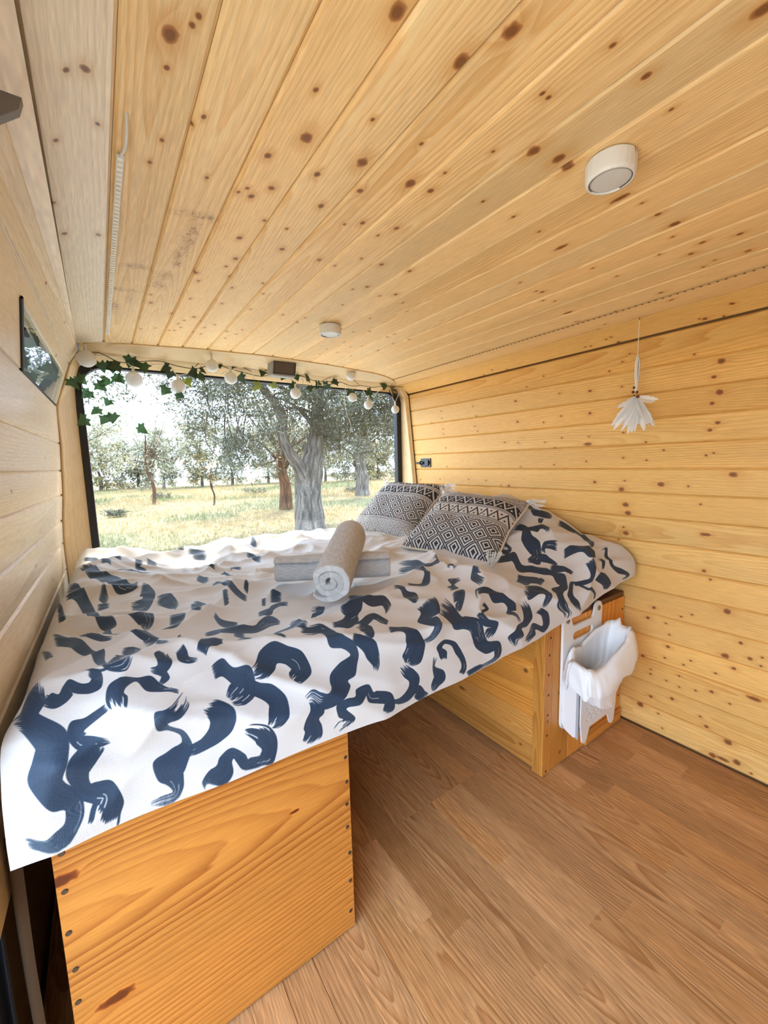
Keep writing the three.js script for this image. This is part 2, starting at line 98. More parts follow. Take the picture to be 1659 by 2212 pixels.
function limb(pts, ns = 24, rad = 9, lump = 0, seed = 1) { // tapered tube through [x, y, z, radius]
  const c = new THREE.CatmullRomCurve3(pts.map(p => V3(p[0], p[1], p[2]))), pos = [], uv = [], idx = [];
  let n = V3(1, 0, .2).normalize(), len = 0, last = null;
  for (let i = 0; i <= ns; i++) {
    const t = i / ns, p = c.getPoint(t), d = c.getTangent(t); if (last) len += p.distanceTo(last); last = p;
    n.addScaledVector(d, -n.dot(d)).normalize(); const b = V3().crossVectors(d, n);
    const k = t * (pts.length - 1), a = Math.min(pts.length - 2, Math.floor(k)), r = lerp(pts[a][3], pts[a + 1][3], k - a);
    for (let j = 0; j <= rad; j++) {
      const w = j % rad / rad * Math.PI * 2, q = r * (1 + lump * noise2(Math.cos(w) * 1.6 + seed, len * 1.1 + Math.sin(w) * 1.6) + lump * .6 * noise2(w * 3 + seed * 3, len * 2));
      pos.push(p.x + (n.x * Math.cos(w) + b.x * Math.sin(w)) * q, p.y + (n.y * Math.cos(w) + b.y * Math.sin(w)) * q, p.z + (n.z * Math.cos(w) + b.z * Math.sin(w)) * q);
      uv.push(j / rad * 2, len);
    }
  }
  for (let i = 0; i < ns; i++) for (let j = 0; j < rad; j++) { const a = i * (rad + 1) + j, b = a + 1, e = a + rad + 1, f = e + 1; idx.push(a, b, e, b, f, e); }
  const g = new THREE.BufferGeometry(); g.setAttribute('position', new THREE.Float32BufferAttribute(pos, 3)); g.setAttribute('uv', new THREE.Float32BufferAttribute(uv, 2)); g.setIndex(idx); g.computeVertexNormals(); return g;
}
function quads(list) { // [[p,p,p,p],[uv,uv,uv,uv]] -> flat-shaded geometry
  const pos = [], uv = [];
  for (const [p, t] of list) for (const k of [0, 1, 2, 0, 2, 3]) { pos.push(...p[k]); uv.push(...t[k]); }
  const g = new THREE.BufferGeometry(); g.setAttribute('position', new THREE.Float32BufferAttribute(pos, 3)); g.setAttribute('uv', new THREE.Float32BufferAttribute(uv, 2)); g.computeVertexNormals(); return g;
}
// A board: a0/a1 are the two long edges of its face at one end, b0/b1 at the other; n points out of the face. s0/s1: place across the texture (m); ua/ub: along it.
function board(a0, a1, b0, b1, n, th, bev, tex, s0, s1, ua, ub, gap = .0003) {
  const A = a1.map((v, i) => v - a0[i]), la = Math.hypot(...A), B = b1.map((v, i) => v - b0[i]), lb = Math.hypot(...B);
  const at = (o, d, l, t, dep) => [0, 1, 2].map(i => o[i] + d[i] / l * t - n[i] * dep);
  const prof = (o, d, l) => [[gap, th], [gap, bev], [gap + bev, 0], [l - gap - bev, 0], [l - gap, bev], [l - gap, th]].map(([t, e]) => at(o, d, l, t, e));
  const PA = prof(a0, A, la), PB = prof(b0, B, lb), w = s1 - s0, S = [s0 - th, s0, s0 + bev, s1 - bev, s1, s1 + th].map(v => v / tex.mh), L = [];
  for (let i = 0; i < 5; i++) L.push([[PA[i], PB[i], PB[i + 1], PA[i + 1]], [[ua / tex.mw, S[i]], [ub / tex.mw, S[i]], [ub / tex.mw, S[i + 1]], [ua / tex.mw, S[i + 1]]]]);
  for (const [P, u] of [[PA, ua], [PB, ub]]) { const q = u / tex.mw; L.push([[P[0], P[1], P[4], P[5]], [[q, S[0]], [q + .001, S[1]], [q + .001, S[4]], [q, S[5]]]]); L.push([[P[1], P[2], P[3], P[4]], [[q, S[1]], [q + .001, S[2]], [q + .001, S[3]], [q, S[4]]]]); }
  // wind every face outwards
  const c = [0, 1, 2].map(i => (PA[2][i] + PA[3][i] + PB[2][i] + PB[3][i]) / 4 - n[i] * th / 2);
  for (const q of L) { const [p0, p1, p2] = q[0], u = p1.map((v, i) => v - p0[i]), v = p2.map((w2, i) => w2 - p0[i]), nn = [u[1] * v[2] - u[2] * v[1], u[2] * v[0] - u[0] * v[2], u[0] * v[1] - u[1] * v[0]], m = q[0].reduce((s, p) => s.map((x, i) => x + p[i] / 4), [0, 0, 0]); if (nn.reduce((s, x, i) => s + x * (m[i] - c[i]), 0) < 0) { q[0].reverse(); q[1].reverse(); } }
  return quads(L);
}
// ---------- wood: grain and knots computed per board ----------
const sRGB = (r, g, b) => [r / 255, g / 255, b / 255];
function woodTexture({ w, h, mw, mh, edges, seed, base, late, ringMm = 5, strength = .5, tone = .05, knots = [], knotCol = sRGB(160, 98, 50), halo = sRGB(205, 140, 70), fibre = .05, wob = .02, slope = .03, stretch = 1.3, stains = [] }) {
  const R = rng(seed), data = new Uint8Array(w * h * 4), nb = edges.length - 1, boards = [];
  for (let i = 0; i < nb; i++) {
    const wd = edges[i + 1] - edges[i], k = [];
    boards.push({ vc: edges[i] + wd * (R() * 1.8 - .4), d0: .004 + .03 * R(), sl: (R() - .5) * 2 * slope, f: 1000 / (ringMm * (.75 + R() * .6)), o: R() * 200, t: 1 + (R() - .5) * 2 * tone, r: (R() - .5) * tone * .8, k });
  }
  for (let i = 0; i < knots.length; i += 4) { const [u, v, r, long] = knots.slice(i, i + 4); const b = boards.find((_, j) => v / 1000 >= edges[j] && v / 1000 < edges[j + 1]); if (b) b.k.push({ u: u / 1000, v: v / 1000, r: r / 1000 * .68, el: long ? 3 : stretch, a: R() * 6 }); }
  for (let j = 0; j < h; j++) {
    const v = (j + .5) / h * mh; let bi = 0; while (bi < nb - 1 && v >= edges[bi + 1]) bi++;
    const b = boards[bi];
    for (let i = 0; i < w; i++) {
      const u = (i + .5) / w * mw;
      let d = Math.hypot(v - b.vc, b.d0 + b.sl * u + wob * noise2(u * 1.7 + b.o, 3.3)) * b.f + .55 * noise2(u * 2.3 + b.o, v * 30) + .18 * noise2(u * 9 + b.o, v * 90);
      let kn = 0, ha = 0, kr = 0;
      for (const q of b.k) {
        const du = u - q.u, dv = v - q.v; if (Math.abs(du) > q.r * 9 || Math.abs(dv) > q.r * 5) continue;
        const e = Math.exp(-((du / (q.r * 3.2)) ** 2 + (dv / (q.r * 1.7)) ** 2)); d += e * 1.6 * (q.r * 90);
        const de = Math.hypot(du / (q.r * q.el), dv / q.r) * (1 + .18 * noise2(du * 160 + q.a, dv * 160));
        if (de < 1) { kn = Math.max(kn, clamp((1 - de) * 4)); kr = de; } ha = Math.max(ha, e * (de < 3 ? 1 : .6));
      }
      let st = 0; for (const [su, sv, ru, rv] of stains) { const e = Math.exp(-(((u - su) / ru) ** 2 + ((v - sv) / rv) ** 2)); if (e > .05) st = Math.max(st, e * .8 * (.2 + .75 * clamp(1.2 - 9 * Math.abs(noise2(u * 60 + 8, v * 90 + 2) * .6 + noise2(u * 150, v * 200) * .4)))); }
      const ring = d - Math.floor(d), lt = ring * ring * (ring > .93 ? (1 - ring) / .07 : 1);
      const m = b.t * (1 + .05 * noise2(u * 1.3 + b.o, v * 14 + 9)) * (1 + fibre * noise2(u * 45, v * 900 + b.o)), o = (j * w + i) * 4, s = strength * (.65 + .5 * noise2(u * .9 + b.o, v * 22 + 4));
      for (let c = 0; c < 3; c++) {
        let x = lerp(base[c], late[c], clamp(lt * s + .06)) * m + (c === 0 ? b.r : c === 2 ? -b.r : 0);
        x = lerp(x, halo[c], ha * .5); if (st > 0) x = lerp(x, [.5, .33, .22][c], st); if (kn > 0) x = lerp(x, knotCol[c] * (.62 + .42 * kr + .08 * Math.sin(kr * 11)), kn * .85);
        data[o + c] = clamp(x) * 255;
      }
      data[o + 3] = 255;
    }
  }
  const t = new THREE.DataTexture(data, w, h); t.colorSpace = THREE.SRGBColorSpace; t.magFilter = THREE.LinearFilter; t.minFilter = THREE.LinearMipmapLinearFilter; t.generateMipmaps = true; t.wrapS = t.wrapT = THREE.RepeatWrapping; t.needsUpdate = true;
  t.mw = mw; t.mh = mh; return t;
}
function dataTexture(w, h, fn, srgb = true) { // fn(u, v) -> [r, g, b] 0..1
  const data = new Uint8Array(w * h * 4);
  for (let j = 0; j < h; j++) for (let i = 0; i < w; i++) { const c = fn((i + .5) / w, (j + .5) / h), o = (j * w + i) * 4; data[o] = clamp(c[0]) * 255; data[o + 1] = clamp(c[1]) * 255; data[o + 2] = clamp(c[2]) * 255; data[o + 3] = 255; }
  const t = new THREE.DataTexture(data, w, h); if (srgb) t.colorSpace = THREE.SRGBColorSpace; t.magFilter = THREE.LinearFilter; t.minFilter = THREE.LinearMipmapLinearFilter; t.generateMipmaps = true; t.wrapS = t.wrapT = THREE.RepeatWrapping; t.needsUpdate = true; return t;
}
const ZF = 1.3, Z0 = -2.05; // front end of the panelling, origin of the textures along z

// ---------- the van's shell ----------
const bodyMat = std(new THREE.Color().setRGB(.55, .56, .58), .5);
const rubber = std(new THREE.Color().setRGB(.012, .012, .014), .55);
const glass = phys(0xffffff, .02, { transmission: 1, thickness: 0, ior: 1.5 });
const tinted = phys(new THREE.Color().setRGB(.42, .47, .43), .02, { transmission: 1, thickness: 0, ior: 1.5 });

// right wall: honey pine boards
const wallEdges = [.007, .096, .183, .27, .3555, .441, .5265, .612, .697, .7823, .8677, .953, 1.0385, 1.1239, 1.2094, 1.2966, 1.395];
const wallTex = woodTexture({ w: 2048, h: 1536, mw: 2.1, mh: 1.5, edges: [...wallEdges, 1.5], seed: 11, base: sRGB(238, 190, 112), late: sRGB(204, 136, 58), ringMm: 6.5, strength: .65, tone: .035, knots: WALL_KNOTS });
const wallMat = phys(0xffffff, .48, { map: wallTex, specularIntensity: .6 });
const wallRight = struct('wall_right', 'right wall of honey coloured pine boards with dark knots');
const rearEnd = (y) => y < .86 ? -1.885 : lerp(-1.885, -1.95, (y - .86) / .524);
for (let i = 0; i < wallEdges.length - 1; i++) {
  const y0 = wallEdges[i], y1 = wallEdges[i + 1];
  add(wallRight, 'plank', board([1.56, y0, rearEnd(y0)], [1.56, y1, rearEnd(y1)], [1.56, y0, ZF], [1.56, y1, ZF], [-1, 0, 0], .014, .0048, wallTex, y0, y1, rearEnd(y0) - Z0, ZF - Z0), wallMat);
}
add(wallRight, 'plank', board([1.5605, 1.397, -1.955], [1.491, 1.4455, -2.0], [1.5605, 1.397, ZF], [1.491, 1.4455, ZF], [-.57, -.82, 0], .014, .0048, wallTex, 1.397, 1.485, .09, ZF - Z0), wallMat);
add(wallRight, 'backing', bx(1.578, 1.60, -.03, 1.42, -2.0, ZF), std(new THREE.Color().setRGB(.3, .15, .05), .8));
add(wallRight, 'body_panel', bx(1.602, 1.66, -.25, 1.56, -2.05, 1.76), bodyMat);

// ceiling
const CEIL_STAINS = [[1.182, .23, .014, .036], [1.0, .219, .03, .007], [.965, .222, .02, .009], [.885, .206, .025, .018], [.83, .2, .03, .016], [.744, .128, .012, .034], [.68, .145, .035, .008], [.6, .112, .045, .012], [1.09, .225, .09, .014], [.9, .151, .012, .03]];
const CY = (x) => 1.465 - .021 * sstep(.9, 1.5, x);
const ceilX = [-.026, .06, .1475, .231, .314, .403, .489, .578, .661, .749, .839, .928, 1.015, 1.1, 1.187, 1.27, 1.365, 1.4905];
const ceilTex = woodTexture({ w: 2048, h: 1600, mw: 2.1, mh: 1.56, edges: ceilX.map(x => x + .03), seed: 5, base: sRGB(244, 210, 154), late: sRGB(214, 155, 84), ringMm: 6, strength: .65, tone: .03, knots: CEIL_KNOTS, slope: .02, stains: CEIL_STAINS });
const ceilMat = phys(0xffffff, .5, { map: ceilTex, specularIntensity: .55 });
const ceilRear = [[-.03, -1.93], [.06, -1.86], [.147, -1.84], [.35, -1.785], [.64, -1.757], [1, -1.777], [1.18, -1.786], [1.31, -1.79], [1.5, -1.99]];
const ceiling = struct('ceiling', 'low ceiling of tongue and groove pine boards running along the van');
const paleTex = woodTexture({ w: 2048, h: 1280, mw: 2.1, mh: 1.3, edges: [0, .13, .23, .33, .415, .51, .6, .7, .84, 1.005, 1.07, 1.1, 1.19, 1.3], seed: 23, base: sRGB(240, 224, 196), late: sRGB(212, 182, 142), ringMm: 6.5, strength: .6, tone: .035, knots: CEIL_KNOTS.slice(-28).map((v, i) => i % 4 === 1 ? v + 1100 : v).concat([300, 160, 5, 1, 520, 280, 6, 0, 760, 370, 5, 1, 900, 560, 6, 0, 450, 640, 5, 0, 700, 900, 6, 1, 980, 940, 5, 0, 400, 960, 6, 1, 820, 1040, 5, 1, 500, 1050, 5, 0]), knotCol: sRGB(150, 110, 80), halo: sRGB(205, 165, 115) });
const paleMat = phys(0xffffff, .32, { map: paleTex, specularIntensity: .7 });
for (let i = 0; i < ceilX.length - 1; i++) {
  const x0 = ceilX[i], x1 = ceilX[i + 1], za = pw(ceilRear, x0), zb = pw(ceilRear, x1), pale = i === 0, tx = pale ? paleTex : ceilTex, s = pale ? 1.1 + .026 : .03;
  add(ceiling, 'plank', board([x0, CY(x0), za], [x1, CY(x1), zb], [x0, CY(x0), ZF], [x1, CY(x1), ZF], [0, -1, 0], .014, .0048, tx, x0 + s, x1 + s, (za + zb) / 2 - Z0, ZF - Z0), pale ? paleMat : ceilMat);
}
add(ceiling, 'backing', bx(-.05, 1.56, 1.482, 1.5, -1.98, ZF), std(new THREE.Color().setRGB(.42, .24, .09), .8));
add(ceiling, 'roof_panel', bx(-.3, 1.66, 1.505, 1.56, -2.05, 1.76), bodyMat);

// left wall: pale pine boards, slightly converging towards the rear, with a narrow side window
const LP = [[.40, -.15, -.13], [.53, -.15, -.13], [.63, -.15, -.13], [.73, -.155, -.13], [.815, -.16, -.125], [.91, -.162, -.115], [1.0, -.16, -.11], [1.1, -.147, -.105], [1.235, -.133, -.102], [1.39, -.087, -.05], [1.44, -.045, -.018], [1.463, -.0265, -.0265]];
const leftPt = (k, z) => { const [y, f, r] = LP[k]; return [lerp(f, r, (-z - 1) / .95), y, z]; };
const wallLeft = struct('wall_left', 'left wall of pale unvarnished pine boards');
let across = 0;
const ZD = -.64, ZR = -1.93;
const leftS = LP.map((p, i) => i ? (across += Math.hypot(p[0] - LP[i - 1][0], p[1] - LP[i - 1][1])) : 0);
const sideAt = (t, z) => { const a = leftPt(8, z), c = leftPt(9, z); return a.map((v, i) => lerp(v, c[i], t)); };
function leftBoard(k, za, zb) {
  const a0 = leftPt(k, za), a1 = leftPt(k + 1, za), b0 = leftPt(k, zb), b1 = leftPt(k + 1, zb), d = [a1[0] - a0[0], a1[1] - a0[1]], l = Math.hypot(...d), n = [d[1] / l, -d[0] / l, 0];
  add(wallLeft, 'plank', board(a0, a1, b0, b1, n, .014, .005, paleTex, leftS[k], leftS[k + 1], za - Z0, zb - Z0), paleMat);
}
for (let k = 0; k < LP.length - 1; k++) {
  if (k === 8) {
    const n = [.95, -.3, 0], put = (a0, a1, b0, b1, s0, s1) => add(wallLeft, 'plank', board(a0, a1, b0, b1, n, .014, .003, paleTex, leftS[8] + s0, leftS[8] + s1, a0[2] - Z0, b0[2] - Z0), paleMat);
    put(sideAt(0, -1.28), sideAt(1, -1.05), sideAt(0, ZF), sideAt(1, ZF), 0, .16); put(sideAt(.72, -1.9), sideAt(1, -1.9), sideAt(.72, -1.115), sideAt(1, -1.05), .115, .16); leftBoard(k, ZR, -1.9);
  } else leftBoard(k, ZR, k > 8 ? ZF : ZD);
}
add(wallLeft, 'backing', mergeGeometries([bx(-.2, -.185, -.03, 1.23, -2.0, ZD), bx(-.2, -.185, 1.23, 1.42, -1.27, ZD)]), std(new THREE.Color().setRGB(.3, .2, .1), .8));
add(wallLeft, 'body_panel', mergeGeometries([bx(-.27, -.205, -.25, 1.2, -2.05, ZD), bx(-.27, -.205, 1.2, 1.42, -1.26, ZD), bx(-.27, -.205, 1.2, 1.42, -2.05, -1.95), bx(-.3, -.13, 1.42, 1.505, -2.05, 1.76), bx(-.27, -.205, -.25, 1.42, .72, 1.76)]), bodyMat);
// side window in the left wall
const win2 = struct('window_2', 'narrow dark side window let into the left wall');
{
  const out = (p, o) => [p[0] - o, p[1] + o * .3, p[2]];
  const c = [sideAt(0, -1.9), sideAt(0, -1.28), sideAt(.72, -1.115), sideAt(.72, -1.9)].map(p => out(p, .004));
  add(win2, 'pane', quads([[c, [[0, 0], [1, 0], [1, 1], [0, 1]]]]), tinted);
  add(win2, 'frame', mergeGeometries([tubeOf([sideAt(0, -1.28), sideAt(.36, -1.1975), sideAt(.72, -1.115)], .0055, 8, 6), tubeOf([sideAt(0, -1.28), sideAt(0, -1.6), sideAt(0, -1.9)], .0028, 8, 6)]), rubber);
  const k = sideAt(.45, -1.2); add(win2, 'catch', bx(k[0] - .002, k[0] + .006, k[1] - .003, k[1] + .003, k[2] - .05, k[2] + .012), rubber);
}

// floor: laminate strips
const oakRows = [...Array(11).keys()].map(i => i * .0633);
const oakTex = woodTexture({ w: 2048, h: 1024, mw: 1.4, mh: .633, edges: oakRows, seed: 42, base: sRGB(206, 156, 104), late: sRGB(158, 103, 58), ringMm: 6.5, strength: .9, tone: .04, fibre: .12, wob: .03, slope: .045 });
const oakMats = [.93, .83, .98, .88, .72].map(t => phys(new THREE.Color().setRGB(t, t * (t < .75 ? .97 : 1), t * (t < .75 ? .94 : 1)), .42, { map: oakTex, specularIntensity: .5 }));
const floor = struct('floor', 'oak laminate floor laid in narrow strips along the van');
add(floor, 'slab', bx(-.27, 1.66, -.08, -.0085, -2.05, 1.76), std(new THREE.Color().setRGB(.1, .06, .03), .8));
{
  const R = rng(9), W = .0633; let row = 0;
  for (let x = .521 - W * 11; x < 1.56; x += W, row++) {
    const x0 = Math.max(-.2, x), x1 = Math.min(1.565, x + W); if (x1 - x0 < .005) continue;
    let z = -1.98 + R() * .2; const cuts = [-2.0];
    while (z < ZF) { cuts.push(z); z += .26 + R() * .42; } cuts.push(ZF);
    let cs = cuts.slice();
    if (x > .2 && x < 1.0) { cs = cs.filter(c => Math.abs(c + .826) > .13); cs.push(-.826); }
    if (Math.abs(x - .521) < .01) { cs = cs.filter(c => c < -.9 || c > -.3); cs.push(-.826, -.546); }
    cs = [...new Set(cs)].sort((a, b) => a - b);
    for (let i = 0; i < cs.length - 1; i++) {
      const za = cs[i], zb = cs[i + 1]; if (zb - za < .02) continue;
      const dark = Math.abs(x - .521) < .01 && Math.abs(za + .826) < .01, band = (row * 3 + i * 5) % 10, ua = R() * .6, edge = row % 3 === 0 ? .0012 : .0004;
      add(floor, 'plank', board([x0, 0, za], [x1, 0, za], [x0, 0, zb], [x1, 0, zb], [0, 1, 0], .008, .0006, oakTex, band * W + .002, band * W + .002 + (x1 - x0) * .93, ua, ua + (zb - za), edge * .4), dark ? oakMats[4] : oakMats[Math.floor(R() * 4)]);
    }
  }
}

// rear: header, pillars, window
const plyTex = woodTexture({ w: 512, h: 512, mw: .8, mh: .8, edges: [0, .8], seed: 71, base: sRGB(232, 200, 146), late: sRGB(212, 168, 104), ringMm: 14, strength: .4, tone: .02, wob: .06, slope: .06 });
const plyMat = phys(0xffffff, .5, { map: plyTex });
const wallRear = struct('wall_rear', 'rear end of the van around the big tailgate window');
const frameIn = { x0: -.025, x1: 1.505, y0: .56, y1: 1.402, r: .085 };
function roundRect(x0, x1, y0, y1, r) { const s = new THREE.Shape(); s.moveTo(x0 + r, y0); s.lineTo(x1 - r, y0); s.absarc(x1 - r, y0 + r, r, -Math.PI / 2, 0); s.lineTo(x1, y1 - r); s.absarc(x1 - r, y1 - r, r, 0, Math.PI / 2); s.lineTo(x0 + r, y1); s.absarc(x0 + r, y1 - r, r, Math.PI / 2, Math.PI); s.lineTo(x0, y0 + r); s.absarc(x0 + r, y0 + r, r, Math.PI, Math.PI * 1.5); return s; }
{
  const s = new THREE.Shape(); s.moveTo(-.3, -.25); s.lineTo(1.66, -.25); s.lineTo(1.66, 1.56); s.lineTo(-.3, 1.56); s.lineTo(-.3, -.25);
  s.holes.push(roundRect(frameIn.x0 - .03, frameIn.x1 + .03, frameIn.y0 - .03, frameIn.y1 + .03, .11));
  add(wallRear, 'tailgate_panel', new THREE.ExtrudeGeometry(s, { depth: .05, bevelEnabled: false, curveSegments: 10 }).translate(0, 0, -2.075), bodyMat);
  // header board: from the ceiling's rear edge down to the window
  const N = 24, L = [];
  for (let i = 0; i < N; i++) {
    const xa = lerp(-.015, 1.5, i / N), xb = lerp(-.015, 1.5, (i + 1) / N), top = x => [x, CY(x) + .001, pw(ceilRear, x) + .004], mid = x => [x, 1.442, Math.min(-1.925, pw(ceilRear, x) - .05)], low = x => [x, 1.405, -1.985];
    const uv = (x, t) => [x / .8, t / .8];
    L.push([[low(xa), low(xb), mid(xb), mid(xa)], [uv(xa, 0), uv(xb, 0), uv(xb, .06), uv(xa, .06)]], [[mid(xa), mid(xb), top(xb), top(xa)], [uv(xa, .06), uv(xb, .06), uv(xb, .16), uv(xa, .16)]]);
  }
  add(wallRear, 'header_board', quads(L), plyMat);
  const edge = []; for (let i = 0; i <= 12; i++) { const x = lerp(0, 1.48, i / 12); edge.push([x, CY(x) - .002, pw(ceilRear, x) - .003]); }
  add(wallRear, 'edge_bead', tubeOf(edge, .0035, 60, 6), plyMat);
}
const win1 = struct('window_1', 'large tailgate window with a black rubber seal');
{
  const outer = roundRect(frameIn.x0 - .034, frameIn.x1 + .034, frameIn.y0 - .034, frameIn.y1 + .02, .115); outer.holes.push(roundRect(frameIn.x0, frameIn.x1, frameIn.y0, frameIn.y1, frameIn.r));
  add(win1, 'seal', new THREE.ExtrudeGeometry(outer, { depth: .03, bevelEnabled: true, bevelSize: .004, bevelThickness: .004, bevelSegments: 2, curveSegments: 12 }).translate(0, 0, -2.03), rubber);
  const p = new THREE.ShapeGeometry(roundRect(frameIn.x0 - .005, frameIn.x1 + .005, frameIn.y0, frameIn.y1, frameIn.r), 10).translate(0, 0, -2.02);
  add(win1, 'pane', p, glass);
}
// pillar boards
function strip(parent, name, A, B, uvw, mat) { // A, B: matching polylines
  const L = []; let l = 0; for (let i = 0; i < A.length - 1; i++) { const d = Math.hypot(...A[i + 1].map((v, k) => v - A[i][k])); L.push([[A[i], B[i], B[i + 1], A[i + 1]], [[l / .8, 0], [l / .8, uvw / .8], [(l + d) / .8, uvw / .8], [(l + d) / .8, 0]]]); l += d; }
  return add(parent, name, quads(L), mat);
}
const trim1 = struct('trim_1', 'plywood pillar board between the left wall and the rear window');
{
  const ys = [.45, .6, .73, .815, .91, 1.0, 1.1, 1.235, 1.33, 1.39, 1.44], lx = (y) => pw(LP.map(p => [p[0], p[2]]), y);
  const A = ys.map(y => [lx(y) - .002, y, -1.925]), B = ys.map(y => [Math.min(-.045 + .03 * sstep(1.3, 1.44, y), -.02), Math.min(y, 1.425), -1.998]);
  strip(trim1, 'board', A, B, .12, plyMat);
  add(trim1, 'bead', tubeOf(ys.map(y => [lx(y) + .004, y, -1.928]), .004, 40, 6), plyMat);
}
const trim2 = struct('trim_2', 'plywood pillar boards between the right wall and the rear window');
{
  const ys = [.45, .6, .75, .86, 1.0, 1.15, 1.3, 1.384, 1.43, 1.46], wz = y => rearEnd(y) + .002;
  const A = ys.map(y => [1.553 - .05 * sstep(1.38, 1.47, y), y, wz(y)]), M = ys.map(y => [1.535 - .05 * sstep(1.38, 1.47, y), y, wz(y) - .012]), B = ys.map(y => [1.532 - .05 * sstep(1.38, 1.46, y), Math.min(y, 1.43), -2.0]);
  strip(trim2, 'board', A, M, .03, plyMat); strip(trim2, 'board', M, B, .12, plyMat);
}
// front end of the van behind the camera: closed bulkhead
const wallFront = struct('wall_front', 'plain bulkhead at the front end of the living space');
add(wallFront, 'body_panel', bx(-.3, 1.66, -.25, 1.56, 1.7, 1.76), plyMat);
// ---------- the bed ----------
const boxTex = woodTexture({ w: 1024, h: 1024, mw: 1.25, mh: .6, edges: [0, .09, .18, .275, .37, .47, .6], seed: 61, base: sRGB(216, 154, 76), late: sRGB(164, 94, 36), ringMm: 7, strength: .75, tone: .09, wob: .03, slope: .05, knots: [1120, 330, 11, 0, 1105, 65, 8, 0, 840, 140, 10, 1, 450, 240, 8, 0, 330, 420, 10, 0, 1000, 520, 7, 1, 60, 550, 8, 0, 120, 430, 9, 0, 180, 500, 7, 0] });
const boxMat = phys(0xffffff, .38, { map: boxTex, specularIntensity: .6 });
const frontTex = woodTexture({ w: 1024, h: 1024, mw: .5, mh: .55, edges: [0, .55], seed: 133, base: sRGB(200, 134, 60), late: sRGB(144, 78, 28), ringMm: 9, strength: .9, tone: .02, wob: .035, slope: .12, knots: PANEL_KNOTS, knotCol: sRGB(110, 46, 16), halo: sRGB(215, 130, 50) });
const frontMat = phys(0xffffff, .34, { map: frontTex, specularIntensity: .65 });
const screwMat = std(new THREE.Color().setRGB(.12, .09, .06), .4, { metalness: .7 });
const darkHole = std(new THREE.Color().setRGB(.06, .03, .015), .8);
function screw(parent, x, y, z) { const s = add(parent, 'screw', new THREE.CylinderGeometry(.0029, .0029, .0012, 10).rotateX(Math.PI / 2).translate(x, y, z + .0005), screwMat); add(s, 'countersink', new THREE.TorusGeometry(.0034, .0007, 5, 12).translate(x, y, z + .0004), darkHole); }
{
  const b = thing('bed_box', 'orange pine storage box with screwed front board under the near bed corner', 'storage box', [0, 0, 0]);
  add(b, 'front_board', board([-.101, .004, -.68], [-.101, .487, -.68], [.368, .004, -.68], [.368, .487, -.68], [0, 0, 1], .02, .002, frontTex, .004, .487, .009, .478), frontMat);
  add(b, 'side_board', board([.366, .004, -1.86], [.366, .487, -1.86], [.366, .004, -.701], [.366, .487, -.701], [1, 0, 0], .018, .002, boxTex, .02, .5, 0, 1.15), boxMat);
  add(b, 'batten', rbx(.367, .384, .452, .486, -1.86, -.69, .002), boxMat);
  for (let i = 0; i < PANEL_SCREWS.length; i += 2) screw(b, PANEL_SCREWS[i], PANEL_SCREWS[i + 1], -.68);
  const c = thing('bed_box', 'orange pine storage box by the right wall, carrying the white bin', 'storage box', [0, 0, 0]);
  const ys = [.004, .088, .178, .265, .36, .45, .4875];
  for (let i = 0; i < ys.length - 1; i++) add(c, 'side_board', board([1.066, ys[i], -1.86], [1.066, ys[i + 1], -1.86], [1.066, ys[i], -.722], [1.066, ys[i + 1], -.722], [-1, 0, 0], .018, .002, boxTex, ys[i] + .005, ys[i + 1] + .005, .02, 1.158), boxMat);
  add(c, 'corner_post', board([1.055, .004, -.687], [1.1, .004, -.687], [1.055, .4875, -.687], [1.1, .4875, -.687], [0, 0, 1], .036, .002, boxTex, .475, .52, 0, .486), boxMat);
  const xs = [1.1, 1.2, 1.345, 1.552];
  for (let i = 0; i < 3; i++) add(c, 'front_board', board([xs[i], .004, -.689], [xs[i + 1], .004, -.689], [xs[i], .488, -.689], [xs[i + 1], .487, -.689], [0, 0, 1], .02, .0012, boxTex, .38 - i * .1, .38 - i * .1 + Math.min(.09, xs[i + 1] - xs[i]), .08 + i * .31, .08 + i * .31 + .484), boxMat);
  add(c, 'toe_strip', rbx(1.3, 1.545, .004, .05, -.688, -.68, .002), boxMat);
  for (let i = 0; i < POST_SCREWS.length; i += 2) screw(c, POST_SCREWS[i], POST_SCREWS[i + 1], -.687);
  for (const y of [.44, .28, .1]) screw(c, 1.538, y, -.689);
  const pl = thing('bed_platform', 'dark stained platform board lying on the two bed boxes', 'bed base', [0, .4885, 0]);
  add(pl, 'board', rbx(-.1, 1.552, .001, .0165, -1.87, -.692, .003), std(new THREE.Color().setRGB(.13, .05, .02), .5));
  const mt = thing('mattress', 'dark mattress hidden beneath the printed duvet', 'mattress', [0, .5055, 0]);
  add(mt, 'core', rbx(-.09, 1.5, 0, .075, -1.86, -.70, .03, 4), std(new THREE.Color().setRGB(.05, .03, .025), .9));
}
